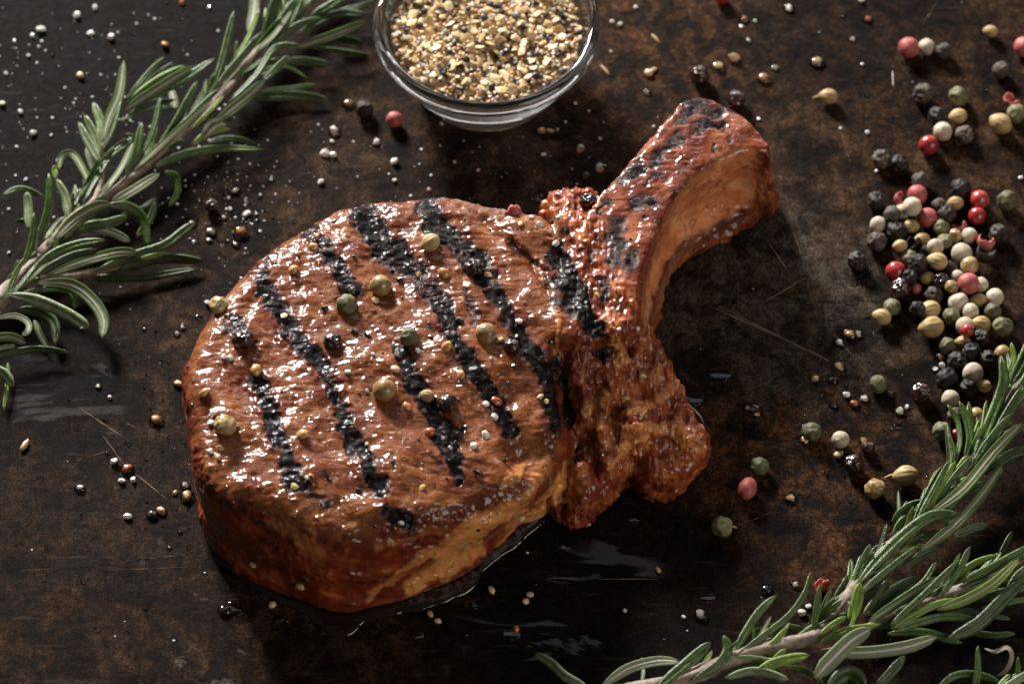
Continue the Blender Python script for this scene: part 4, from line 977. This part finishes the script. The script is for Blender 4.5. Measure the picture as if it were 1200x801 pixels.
def seed_mat(name, stops, rough=.5, feat=5, bump=.6, coat=0.0, sss=.1, spots=None, spec=.4):
    s = NT(name)
    o_ = s.n.new('ShaderNodeObjectInfo')
    v = s.vmath('ADD', s.vmath('SCALE', s.co.outputs['Object'], scale=12.0), s.math('MULTIPLY', o_.outputs['Random'], 200.0))
    n = s.noise(feat, 4, .65, .3, vec=v); f = s.noise(1.6, 4, .7, vec=v)
    oi = s.n.new('ShaderNodeObjectInfo')
    col = s.ramp(s.math('ADD', s.math('MULTIPLY', n, .8), s.math('MULTIPLY', oi.outputs['Random'], .2)), stops)
    if spots: col = s.mix(s.math('MULTIPLY', s.rng(s.noise(3.5, 4, .7, vec=v), .56, .66), spots[1]), col, spots[0])
    return s.pbsdf(Base_Color=col, Roughness=rough, Normal=s.bump(f, bump, .8), Coat_Weight=coat, Coat_Roughness=.08, Subsurface_Weight=sss, Subsurface_Scale=.0008, Subsurface_Radius=(1, .6, .35), Specular_IOR_Level=spec)
SM = {
 'B': seed_mat("black_peppercorn_skin", [(.35, (.006, .004, .003)), (.55, (.018, .010, .007)), (.75, (.055, .034, .024))], .5, 4, .9, 0, 0, None, .35),
 'K': seed_mat("grey_peppercorn_skin", [(.35, (.030, .020, .014)), (.55, (.085, .060, .042)), (.75, (.20, .16, .12))], .6, 4, .9, 0, 0),
 'W': seed_mat("white_peppercorn_skin", [(.3, (.34, .27, .18)), (.55, (.50, .42, .31)), (.8, (.62, .55, .44))], .55, 6, .6, spots=((.20, .13, .08), .45)),
 'M': seed_mat("tan_peppercorn_skin", [(.3, (.22, .125, .045)), (.55, (.36, .24, .095)), (.8, (.48, .36, .17))], .35, 6, .3, .5, .1, ((.08, .03, .015), .8)),
 'G': seed_mat("green_peppercorn_skin", [(.3, (.060, .055, .022)), (.55, (.13, .12, .050)), (.8, (.24, .22, .10))], .55, 5, .6),
 'P': seed_mat("red_peppercorn_skin", [(.3, (.20, .012, .012)), (.55, (.36, .028, .026)), (.8, (.46, .075, .06))], .28, 7, .25, .4, .1),
 'R': seed_mat("pink_peppercorn_skin", [(.3, (.26, .045, .040)), (.55, (.42, .10, .085)), (.8, (.54, .19, .15))], .5, 7, .35),
 'C': seed_mat("coriander_seed_skin", [(.3, (.27, .165, .065)), (.55, (.42, .29, .12)), (.8, (.55, .42, .21))], .5, 6, .5, 0, .1, ((.12, .06, .025), .4)),
 'D': seed_mat("dark_wet_peppercorn_skin", [(.3, (.012, .004, .003)), (.6, (.035, .011, .007)), (.85, (.07, .024, .014))], .25, 5, .5, 1.0, 0)}
LOOK = {'B': "wrinkled black peppercorn", 'K': "dull grey-brown peppercorn", 'W': "smooth white peppercorn", 'M': "glossy tan peppercorn", 'G': "dimpled green peppercorn", 'P': "shiny red peppercorn",
        'R': "matt pink peppercorn", 'C': "ridged tan coriander seed", 'S': "tan coriander seed with a thin stalk", 'H': "torn red peppercorn husk", 'I': "torn black peppercorn husk", 'D': "wet dark peppercorn", 'E': "green peppercorn with a stub of stalk", 'O': "broken brown husk"}
NAME = {'B': "black_peppercorn", 'K': "grey_peppercorn", 'W': "white_peppercorn", 'M': "tan_peppercorn", 'G': "green_peppercorn", 'P': "red_peppercorn", 'R': "pink_peppercorn", 'C': "coriander_seed",
        'S': "coriander_seed", 'H': "peppercorn_husk", 'I': "peppercorn_husk", 'D': "black_peppercorn", 'E': "green_peppercorn", 'O': "peppercorn_husk"}
GROUP = {'spill': "peppercorns and seeds spilled on the tray", 'loose': "peppercorns and seeds strayed over the tray", 'meat': "peppercorns and seeds stuck on the chop"}
# kind, x, y, radius (px), stretch
SPILL = [('C', 1161, 37, 9), ('R', 1065, 56, 13), ('W', 1086, 55, 10), ('K', 1105, 60, 10.5), ('R', 1200, 55, 12.5), ('K', 1173, 82, 10.5), ('K', 1081, 110, 12.5), ('G', 1123, 113, 12.5), ('B', 1098, 136, 10.5), ('C', 1123, 136, 11),
 ('W', 1105, 154, 11.5), ('K', 1130, 158, 11), ('P', 1088, 170, 12), ('H', 1186, 117, 11), ('G', 1191, 133, 12), ('C', 1173, 145, 14), ('K', 1033, 186, 11), ('B', 1054, 192, 11),
 ('K', 1079, 212, 11), ('O', 1057, 233, 10), ('R', 1075, 228, 12), ('B', 1125, 222, 12.5), ('G', 1180, 235, 12.5), ('B', 1027, 235, 10.5), ('P', 1147, 234, 12), ('K', 1100, 241, 9.5), ('C', 1120, 238, 10), ('W', 1057, 248, 9.5),
 ('W', 1069, 242, 11.5), ('K', 1045, 251, 10.5), ('P', 1145, 253, 10.5), ('B', 1110, 251, 11), ('R', 1087, 255, 12), ('W', 1029, 263, 10), ('C', 1068, 265, 10), ('B', 1051, 271, 12), ('G', 1103, 267, 10.5), ('H', 1124, 265, 9), ('B', 1171, 275, 12),
 ('K', 1028, 283, 12), ('M', 1119, 276, 8.5), ('W', 1136, 276, 9.5), ('C', 1081, 280, 9.5), ('H', 1155, 282, 11), ('B', 1083, 295, 9), ('I', 1070, 284, 10), ('C', 1055, 288, 9), ('G', 1107, 284, 10.5), ('W', 1096, 289, 10), ('I', 1155, 296, 13), ('W', 1127, 297, 12.5),
 ('G', 1065, 302, 10), ('B', 1004, 306, 11), ('M', 1136, 311, 11), ('B', 1113, 315, 10), ('B', 1075, 309, 12), ('C', 1099, 306, 12), ('P', 1050, 318, 12.5), ('B', 1066, 324, 9), ('S', 1087, 326, 9.5), ('D', 1103, 330, 11), ('W', 1122, 325, 9), ('W', 1149, 334, 9.5), ('M', 1115, 336, 8),
 ('R', 1135, 332, 12.5), ('D', 1055, 339, 12.5), ('R', 1074, 338, 6.5), ('B', 1094, 347, 10.5), ('C', 1147, 352, 10), ('W', 1123, 354, 12), ('W', 1166, 348, 10.5), ('G', 1045, 360, 10.5), ('C', 1034, 371, 11), ('G', 1163, 365, 10.5), ('W', 1137, 365, 10), ('C', 1090, 363, 13), ('G', 1115, 371, 11), ('B', 1075, 362, 9),
 ('G', 1175, 383, 12.5), ('C', 1150, 380, 12), ('W', 1131, 382, 11), ('P', 1133, 387, 8), ('C', 1092, 383, 15), ('B', 1150, 396, 10), ('C', 1129, 401, 9.5), ('G', 1110, 405, 10.5), ('B', 1139, 412, 11), ('M', 1175, 414, 10), ('B', 1158, 422, 11), ('B', 1122, 424, 11.5), ('W', 1140, 437, 12.5),
 ('B', 1110, 444, 12.5), ('B', 1134, 455, 10), ('C', 1153, 452, 9), ('D', 1079, 460, 11.5), ('W', 1114, 467, 10.5), ('K', 1119, 486, 9), ('M', 1144, 487, 10), ('G', 1104, 505, 11.5), ('P', 1121, 509, 7), ('C', 1142, 502, 8)]
LOOSE = [('S', 971, 113, 11), ('G', 1029, 450, 10.5), ('G', 951, 506, 11.5), ('W', 985, 515, 10), ('D', 1000, 543, 11), ('G', 890, 546, 11), ('R', 876, 572, 12), ('M', 1025, 572, 12), ('S', 1062, 557, 14), ('E', 846, 617, 12.5), ('O', 963, 684, 9),
 ('D', 820, 89, 12), ('D', 863, 116, 11), ('P', 846, -3, 9), ('R', 462, 140, 10), ('B', 427, 128, 10), ('D', 1017, 524, 8), ('D', 248, 241, 8)]
MEAT = [('M', 260, 360, 11), ('D', 284, 401, 12), ('D', 389, 403, 10), ('G', 407, 359, 12), ('C', 505, 288, 11.5), ('M', 447, 338, 12), ('D', 555, 318, 11), ('M', 567, 393, 12), ('G', 481, 398, 11), ('M', 452, 459, 13), ('C', 501, 464, 8.5), ('D', 525, 476, 10.5), ('M', 265, 500, 12.5),
 ('D', 690, 239, 9.5), ('H', 601, 250, 10), ('D', 598, 407, 9)]
ITEMS = []     # everything small gets its label at the end, from what lies round it
placedS = []
mesh_cache = {}
def get_seed_mesh(kind, i):
    base = {'K': 'B' if i % 4 else 'G', 'D': 'B', 'S': 'C', 'E': 'G', 'M': 'G' if i % 2 else 'W'}.get(kind, kind)
    key = (base, i % 6)
    if key not in mesh_cache: mesh_cache[key] = husk_mesh(i % 6) if base in 'HIO' else seed_mesh(base, 13 + i % 6)
    return mesh_cache[key]
rq = random.Random(77)
def hit(px, py):
    h = chop_bvh.ray_cast(CAMPOS, ray(px, py)); return h[0], h[1]
def add_seed(kind, x, y, r, where, i):
    mat = {'S': SM['C'], 'H': SM['R'], 'I': SM['B'], 'E': SM['G'], 'O': SM['R']}.get(kind) or SM[kind]
    me = get_seed_mesh(kind, i)
    if where == 'meat':
        p, n = hit(x, y)
        c = p + n * (r * .48 * U)
    else:
        d = ray(x, y); z = r * .97
        c = W(x, y, z)
        for it in range(60):
            bad = False
            for (q, rr) in placedS:
                if (q - c).length < (r + rr) * .86 * U: bad = True; break
            if not bad: break
            z += 1.5; c = W(x, y, z)
        placedS.append((c.copy(), r))
    key = me.name + mat.name
    if key not in mesh_cache:
        m2 = me.copy(); m2.materials.clear(); m2.materials.append(mat); mesh_cache[key] = m2
    o = obj(NAME[kind], mesh_cache[key])
    o.location = c
    k = r * U * {'B': 1.03, 'C': .98}.get(kind, 1.0)
    o.scale = (k, k, k)
    if kind in 'CS': o.rotation_euler = (rq.uniform(0, 6), rq.uniform(-.25, .25), rq.uniform(-.6, .6)); o.scale = (k, k, k * .96)
    elif kind in 'HIO': o.rotation_euler = (rq.uniform(-1.2, -.3), rq.uniform(-.4, .4), rq.uniform(-1, 1))
    elif kind == 'R' and (x, y) == (876, 572): o.scale = (k * .85, k * 1.15, k); o.rotation_euler = (0, 0, -.35)
    else: o.rotation_euler = (rq.uniform(-.5, .5), rq.uniform(-.5, .5), rq.uniform(0, 6.28))
    if kind in 'SE':
        sgn = 1 if kind == 'E' else -1
        if kind == 'S': o.rotation_euler = (rq.uniform(0, 6), 0, rq.choice([-.15, .1]))
        a = Vector(c) + Vector((sgn * k * .85, 0, 0)); L = k * (.9 if kind == 'S' else .5)
        pts = [a - Vector((sgn * k * .2, 0, 0)), a + Vector((sgn * L * .4, .1 * L, -.1 * L)), a + Vector((sgn * L, -.05 * L, -.3 * L))]
        st = tube_mesh("stalk", pts, [1.9 * r / 12, 1.2 * r / 12, .9 * r / 12], 8, False); stalk = obj("stalk", st, SM['C'])
        stalk.parent = o; stalk.matrix_parent_inverse = Matrix.LocRotScale(o.location, o.rotation_euler, o.scale).inverted()
    ITEMS.append(dict(o=o, look=LOOK[kind], x=x, y=y, where=where, r=r, cat="coriander seed" if kind in 'CS' else ("husk" if kind in 'HIO' else "peppercorn"), group=GROUP[where]))
for i, (k, x, y, r) in enumerate(SPILL): add_seed(k, x, y, r, 'spill', i * 7 + 1)
for i, (k, x, y, r) in enumerate(LOOSE): add_seed(k, x, y, r, 'loose', i * 5 + 2)
for i, (k, x, y, r) in enumerate(MEAT): add_seed(k, x, y, r, 'meat', i * 5 + 1)

# crumbs: w white salt, t tan crumb, a amber garlic piece, b black chip, o orange-red chip, y yellow flake; + drop
s = NT("oil_drop"); M_oil = s.pbsdf(Base_Color=(.95, .88, .78), Roughness=.03, Transmission_Weight=1.0, IOR=1.46)
s = NT("amber_oil"); M_oila = s.pbsdf(Base_Color=(.80, .38, .10), Roughness=.04, Transmission_Weight=.9, IOR=1.46)
M_saltw = gran_mat("wet_salt", [(.3, (.74, .70, .66)), (.7, (.88, .86, .83))], rough=.22, sss=.35, trans=.15, coat=.6)
M_tan = gran_mat("tan_crumb", [(.3, (.40, .25, .11)), (.7, (.60, .44, .24))], rough=.4, coat=.5)
M_amb = gran_mat("amber_crumb", [(.3, (.42, .17, .045)), (.7, (.60, .34, .12))], rough=.3, sss=.4, coat=.9)
M_org = gran_mat("orange_chip", [(.3, (.34, .075, .022)), (.7, (.48, .14, .05))], rough=.35, coat=.7)
M_yel = gran_mat("yellow_flake", [(.3, (.56, .38, .13)), (.7, (.70, .55, .28))], rough=.35, coat=.6)
M_blk = gran_mat("black_chip", [(.3, (.008, .005, .004)), (.7, (.03, .018, .012))], rough=.3, sss=0, coat=.8)
CM = {'w': (M_saltw, "salt_grain", "white salt grain", "salt grain"), 't': (M_tan, "spice_crumb", "tan spice crumb", "spice crumb"), 'a': (M_amb, "garlic_piece", "amber garlic piece", "garlic piece"),
      'b': (M_blk, "pepper_chip", "glossy black pepper chip", "pepper chip"), 'o': (M_org, "chili_chip", "orange-red chili chip", "chili chip"), 'y': (M_yel, "garlic_flake", "pale yellow garlic flake", "garlic flake")}
crumb_meshes = {}
for k in 'wtaboy':
    crumb_meshes[k] = []
    for i in range(5):
        vv, ff = chunk(rb, 1.0, .7 if k != 'y' else .4, 1 if k in 'wyb' else 2, {'w': .32, 't': .16, 'a': .18, 'b': .2, 'o': .16, 'y': .18}[k], rb.uniform(1.0, 1.35))
        m_ = new_mesh("crumb", vv, ff, k not in 'wyb'); m_.materials.append(CM[k][0]); crumb_meshes[k].append(m_)
def dome_mesh(sd):
    v, f = ICO2; v = v.copy(); q = v * (1 + .10 * vnoise(v + 9, .9, sd))[:, None]; q[:, 2] = np.where(q[:, 2] < 0, q[:, 2] * .15, q[:, 2]) ; return new_mesh("oil_drop", q, f)
domes = []
for i in range(5):
    a = dome_mesh(i); a.materials.append(M_oil); b_ = a.copy(); b_.materials.clear(); b_.materials.append(M_oila); domes.append((a, b_))
def add_crumb(k, x, y, r, where, drop=0, el=1.0, rot=None):
    m, nm, look, cat = CM[k]
    look = ('tiny ' if r < 3 else 'small ' if r < 4.5 else 'large ' if r > 6 else '') + look
    r = r * .9
    o = obj(nm, rq.choice(crumb_meshes[k]))
    if where == 'meat':
        p, n = hit(x, y)
        if p is None: bpy.data.objects.remove(o); return
        c = p + n * (r * .30 * U); o.rotation_euler = (rq.uniform(-.5, .5), rq.uniform(-.5, .5), rq.uniform(0, 6.28))
    else:
        c = W(x, y, r * .55); o.rotation_euler = (rq.uniform(-.3, .3), rq.uniform(-.3, .3), rq.uniform(0, 6.28))
    if rot is not None: o.rotation_euler = (0, 0, rot)
    o.location = c; o.scale = (r * el, r / el ** .5, r * .95)
    it = dict(o=o, look=("wet " if drop else "") + look, x=x, y=y, where='meat' if where == 'meat' else 'loose', r=r, cat=cat, group={'meat': "spice crumbs stuck on the chop"}.get(where, "salt and spice crumbs strewn over the tray"))
    ITEMS.append(it)
    if drop:
        dm = domes[rq.randrange(5)][0]
        d = obj("oil_drop", dm); d.parent = o
        R = drop * U
        d.matrix_parent_inverse = Matrix.LocRotScale(o.location, o.rotation_euler, o.scale).inverted()
        d.location = (c.x, c.y, (0 if where != 'meat' else c.z) + .02 * U); d.scale = (R * 1.15, R, R * .80); d.rotation_euler = (0, 0, rq.uniform(-.3, .3))
TRAYC = """w 90 18 6;w 48 34 6;w 38 42 4;w 106 39 4.5;w 129 43 6;a 193 52 5.5;t 94 88 5.5;w 17 48 2.5;w 33 65 3;w 7 86 3;w 39 155 5.5;w 69 188 5;w 245 9 3;w 24 130 4.5;w 2 121 5;o 213 3 4;w 276 223 4 6;w 268 232 2.8;w 111 9 4;
w 274 224 3;w 247 271 5 7;a 282 271 6 10;w 245 281 3 4;w 276 286 3 5;w 225 261 4 6;w 10 296 2.6;w 243 354 5;w 214 383 3 4;w 207 391 3 4;t 209 449 5 6;w 115 452 3 4;t 408 121 5 8;w 441 166 4.5;w 462 188 6;w 462 211 3.5;
w 680 174 5 8;w 703 197 6 10;w 674 121 3;t 635 153 4.5;w 637 181 3;w 503 222 3;w 289 250 5;w 376 213 5;w 391 153 6 8;w 389 165 3.5;w 380 179 6.5;w 390 181 5;w 273 107 3;w 256 37 2.6;w 924 9 6 7;o 1017 22 4 6;t 957 72 6 9;w 908 79 3 5;a 895 91 6 9;
w 999 46 3 4;w 1016 155 3.6;w 1009 0 5;w 745 8 3;w 717 25 3;w 726 28 4;o 872 22 4 6;w 869 31 2.8;w 877 47 3 4;y 860 67 7 9;y 842 77 6.5 9;t 760 85 6;w 758 108 3 5;w 766 148 2.6;w 114 453 3;w 129 465 3;a 183 491 6 8;w 133 540 6;o 149 548 6 8;w 142 563 4.6;
w 156 562 4.6;w 93 571 4.6 6;w 150 604 5.5;b 178 602 5 7;t 189 598 5 6;t 205 577 3 4;t 219 580 6 8;w 217 568 4 6;t 319 708 5;b 263 714 5 8;t 576 691 4.6;t 621 696 5;t 616 704 4.4;t 504 719 4.4;t 513 727 4;t 568 641 4.4;o 605 737 4.6;t 689 613 3.6 5;
t 771 667 4.4;w 821 719 6 8;w 801 722 2.6;w 732 715 2.8 4;y 926 583 5 7;w 932 684 3.4 6;b 899 690 4 6;w 940 717 6;w 947 710 4.4;b 882 481 5 10;a 887 485 4;w 876 478 3 4;t 955 443 4.6;a 983 429 6 8;b 976 445 5 6;b 977 474 4.4 5;w 984 401 5 6;a 995 391 6 9;w 1005 391 4 6;
w 992 462 5 6;w 1013 466 5 6;o 1001 472 5.4 6;b 1043 461 4 5;w 1054 481 5 7;w 1063 476 3;a 1103 417 5 6;w 1104 428 5;w 1096 432 4 5;w 1152 388 3;t 983 532 6;y 1012 516 4.4 6;w 943 500 4 5;t 943 515 5 6;w 889 139 2.6;b 687 205 4 6;w 283 326 3;t 263 352 3;w 1010 75 2.4;w 985 150 2.2;
w 1027 200 2.4;w 1196 208 3;w 1110 64 2.2;w 160 28 2.4;w 118 88 2.2;w 142 100 2.2;w 20 172 2.6;w 60 158 2.4;w 30 210 2.6;w 10 245 2.4;w 505 205 2.2;w 560 200 2;w 318 210 2.4;w 305 228 2.6;w 300 250 2.4;w 270 245 3;w 262 255 3 4;w 820 505 2;w 690 130 2.2;w 716 60 2.2"""
MEATC = """w 251 484 5;w 248 495 5;w 247 529 4.6;y 258 525 4.6;t 256 536 4;y 333 370 4.6;w 262 418 5;w 270 420 5;a 300 434 7;a 240 461 7;a 355 509 7.5;w 408 435 4.4;a 524 406 6.4;a 540 440 6;t 463 433 6;w 490 411 4.6;a 477 477 6.4;o 502 507 6.6;w 569 473 5.6;o 581 470 6;w 579 490 6;w 569 510 6;
w 555 523 5.6;b 536 510 6;b 560 553 5.4;b 603 429 4.4;t 633 465 4.4;t 586 399 5;b 600 394 5;y 491 322 4.4;b 468 328 4.6;a 520 321 7;b 538 375 5.6;w 608 376 5.4;y 572 323 5;y 440 352 5;y 586 257 4.6;w 632 264 5;w 650 285 5;o 638 250 5.4;w 725 385 3.6;w 747 384 3.6;t 731 466 5.6;a 725 415 6;
a 326 275 7;a 393 244 8;a 367 291 6;a 344 317 7.5;w 285 313 4.6;w 280 322 4.6;a 520 231 7;w 535 230 5;a 593 232 7;b 333 392 5;y 495 571 5;y 297 661 5.6;y 413 670 4.6;t 352 686 5;b 305 612 4.4;b 314 633 4.4;b 400 337 6;b 413 341 6;o 372 278 5;w 430 458 3.4;y 603 394 4.4;w 622 255 4;b 381 362 4.4;
b 415 300 3;b 350 300 3;w 437 415 3;b 300 345 3;y 780 115 3;t 833 109 4.4;w 810 111 3;w 430 520 3;b 460 540 3;y 345 570 5;w 360 560 3.6;o 365 558 4;b 420 575 4;w 470 612 4;b 505 600 3.4;y 640 470 4;b 645 400 3.4;y 752 440 4.6;y 700 345 4;w 655 255 4;b 665 270 5;o 655 240 5;a 640 240 5;b 625 245 5;y 610 262 4;w 700 232 3.6;b 645 262 4.4;w 575 420 3;b 545 500 3;b 590 540 3.4;y 585 600 4;b 560 620 3;y 610 606 5;a 660 586 5;b 385 560 3.4;b 505 395 3;b 415 388 4.6;b 430 392 5"""
for row in TRAYC.replace("\n", "").split(";"):
    p = row.split(); add_crumb(p[0], float(p[1]), float(p[2]), float(p[3]), 'tray', float(p[4]) if len(p) > 4 else 0)
for row in MEATC.replace("\n", "").split(";"):
    p = row.split(); add_crumb(p[0], float(p[1]), float(p[2]), float(p[3]), 'meat')
add_crumb('t', 29, 521, 5, 'tray', 0, 1.9, -1.15 + math.pi / 2 + .6); add_crumb('t', 765, 82, 4, 'tray', 0, 1.8, .6); add_crumb('t', 768, 45, 3, 'tray', 0, 2.6, -1.0); add_crumb('t', 709, 82, 3, 'tray', 0, 3.0, -1.0); add_crumb('t', 645, 153, 3, 'tray', 0, 2, -.4)
# flat drops of clear oil
for (x, y, rx, ry, look) in [(845, 438, 15, 9, "wide flat oil drop with a brown rim"), (815, 467, 11, 8, "oil drop half spread"), (637, 181, 8, 7, "clear oil drop"), (577, 200, 10, 6, "faint shallow oil drop"), (619, 216, 9, 6, "shallow oil drop"), (631, 231, 5, 6, "small clear oil drop"),
                             (467, 717, 9, 6, "round oil bubble"), (552, 708, 9, 6, "round shallow oil bubble"), (276, 712, 12, 9, "dark sticky oil drop"), (743, 608, 9, 5, "smeared oil drop"), (490, 745, 8, 6, "small oil bubble"), (600, 742, 12, 7, "dark oil drop"), (899, 703, 8, 6, "dark oil drop"), (250, 95, 5, 4, "tiny oil drop"),
                             (1029, 392, 8, 5, "shallow oil drop"), (1054, 500, 7, 5, "small oil drop"), (233, 372, 5, 4, "tiny oil drop"), (830, 700, 10, 5, "faint flat oil drop"), (660, 640, 10, 6, "shallow oil drop"), (395, 740, 9, 6, "round oil bubble")]:
    o = obj("oil_drop", domes[rq.randrange(5)][0]); o.location = W(x, y, 0.05); o.scale = (rx * U, ry / SIN * U, min(rx, ry) * .22 * U)
    ITEMS.append(dict(o=o, look=look, x=x, y=y, where='loose', r=rx, cat="oil drop", group="oil drops on the tray"))

# fine spatter of salt and oil: nobody could count it
rz = random.Random(99)
def spatter(name, n, pick, rmin, rmax, mat, label, cat, flat=.6, onmeat=False):
    v0, f0 = ICO1; VV = []; FF = []; k = 0
    for i in range(n):
        x, y = pick(); r = rmin + (rmax - rmin) * rz.random() ** 2.5
        if onmeat:
            p, nn = hit(x, y)
            if p is None or nn.z < .3: continue
            c = p + nn * (r * .2 * U)
        else:
            p, nn = hit(x, y)
            if p is not None: continue
            c = W(x, y, r * .1)
        vv = v0 * np.array([1, 1, flat]) * (r * U) * (1 + .38 * np.array([rz.uniform(-1, 1) for _ in range(len(v0))]))[:, None] + np.array(c)
        VV.append(vv); FF += [tuple(a + k for a in q) for q in f0]; k += len(v0)
    o = obj(name, new_mesh(name, np.concatenate(VV), FF, True), mat); return tag(o, label, cat, kind="stuff")
def pick_salt():
    c = rz.random()
    if c < .5: return rz.gauss(60, 110), rz.gauss(110, 110)
    if c < .75: return rz.gauss(270, 50), rz.gauss(230, 50)
    if c < .85: return rz.uniform(350, 720), rz.uniform(130, 240)
    return rz.uniform(0, 1200), rz.uniform(0, 800)
spatter("salt_dust", 560, pick_salt, .6, 2.1, M_saltw, "fine white salt dust scattered over the blackened tray by the rosemary", "salt dust")
def pick_oil():
    c = rz.random()
    if c < .3: return rz.gauss(200, 60), rz.gauss(500, 110)
    if c < .5: return rz.gauss(270, 40), rz.gauss(240, 40)
    if c < .7: return rz.gauss(980, 60), rz.gauss(460, 70)
    return rz.uniform(0, 1200), rz.uniform(0, 800)
spatter("oil_spatter", 700, pick_oil, .8, 3.2, M_oil, "fine spatter of clear oil droplets over the dark tray round the chop", "oil spatter", .7)
spatter("pepper_dust", 420, lambda: (rz.uniform(220, 800), rz.uniform(120, 640)), .8, 2.2, M_blk, "fine ground black pepper sprinkled over the glazed top of the chop", "ground pepper", .8, True)

# ------------------------------------------------------------------ labels from what lies round each small thing
LM = [("the glass bowl", 571, 120), ("the tip of the rib bone", 880, 150), ("the knobbly end of the chop", 815, 520), ("the front edge of the chop", 420, 660), ("the branching rosemary sprig", 170, 230), ("the long rosemary sprig", 980, 700),
      ("the big pepper spill", 1100, 320), ("the inner bend of the rib bone", 790, 320), ("the scratched metal", 920, 370), ("the blackened tray corner", 40, 60), ("the rounded side of the chop", 225, 480), ("the bowl-side edge of the chop", 480, 226)]
MLM = [("the rib bone joint", 680, 250), ("the charred fat seam", 655, 450), ("the rounded side of the chop", 225, 480), ("the bowl-side edge of the chop", 480, 226), ("the front wall of the chop", 400, 630), ("the knobbly end of the chop", 780, 510), ("the middle of the chop", 450, 410)]
def rel(a, b):
    dx, dy = a['x'] - b['x'], a['y'] - b['y']
    if abs(dy) > 0.8 * abs(dx): return "above" if dy < 0 else "below"
    return "beside"
def short(s): return s
used = set()
for it in sorted(ITEMS, key=lambda q: -q['r']):
    marks = MLM if it['where'] == 'meat' else LM
    mk = sorted(marks, key=lambda m: math.hypot(it['x'] - m[1], it['y'] - m[2]))
    nb = sorted([q for q in ITEMS if q is not it and q['r'] >= 4.0], key=lambda q: math.hypot(it['x'] - q['x'], it['y'] - q['y']))[:5]
    nb = [q for q in nb if math.hypot(it['x'] - q['x'], it['y'] - q['y']) < 42 + it['r']]
    place = "on the chop" if it['where'] == 'meat' else "on the tray"
    def art(s): return ("an " if s[0] in 'aeiou' else "a ") + s
    cands = []
    core = it['look'].split()
    for q in nb: cands.append(f"{it['look']} just {rel(it, q)} {art(q['look'])}")
    for q in nb: cands.append(f"{it['look']} just {rel(it, q)} {art(q['look'])} near {mk[0][0]}")
    for a in nb:
        for b in nb:
            if a is not b and a['look'] != b['look']: cands.append(f"{it['look']}, {rel(it, a)} {art(a['look'])}, {rel(it, b)} {art(b['look'])}")
    for a in nb:
        for b in nb:
            for d_ in nb:
                if len({a['look'], b['look'], d_['look']}) == 3: cands.append(f"{it['look']} among {art(a['look'])}, {art(b['look'])}, {art(d_['look'])}")
    if not nb: cands = [f"{it['look']} lying {place} near {mk[0][0]}"]
    same = [q for q in ITEMS if q['look'] == it['look']]
    ok = None
    for c in cands:
        n = len(c.replace(',', '').split())
        if 4 <= n <= 16 and c not in used:
            # true of this one only: no like item also sits so
            ok = c; break
    if ok is None:
        ORD = "nearest second third fourth fifth sixth seventh eighth ninth tenth eleventh twelfth thirteenth fourteenth fifteenth sixteenth".split()
        best = []
        for m in marks:
            order = sorted([q for q in same if q['where'] == it['where']], key=lambda q: math.hypot(q['x'] - m[1], q['y'] - m[2])); best.append((order.index(it), m[0]))
        for k, mn in sorted(best):
            if k >= len(ORD): break
            c = f"{it['look']}, {ORD[k]} such {'to' if k == 0 else 'out from'} {mn}"
            if c not in used and len(c.split()) <= 16: ok = c; break
        if ok is None:
            for a in nb:
                for m in mk[:4]:
                    c = f"{it['look']} {rel(it, a)} {art(a['look'])}, towards {m[0]}"
                    if c not in used and len(c.split()) <= 16: ok = c; break
                if ok: break
    if ok is None: ok = c; print('NOLABEL', c)
    used.add(ok); tag(it['o'], ok, it['cat'], it['group'])
print("items", len(ITEMS), "polys", sum(len(o.data.polygons) for o in C.objects if o.type == 'MESH'))
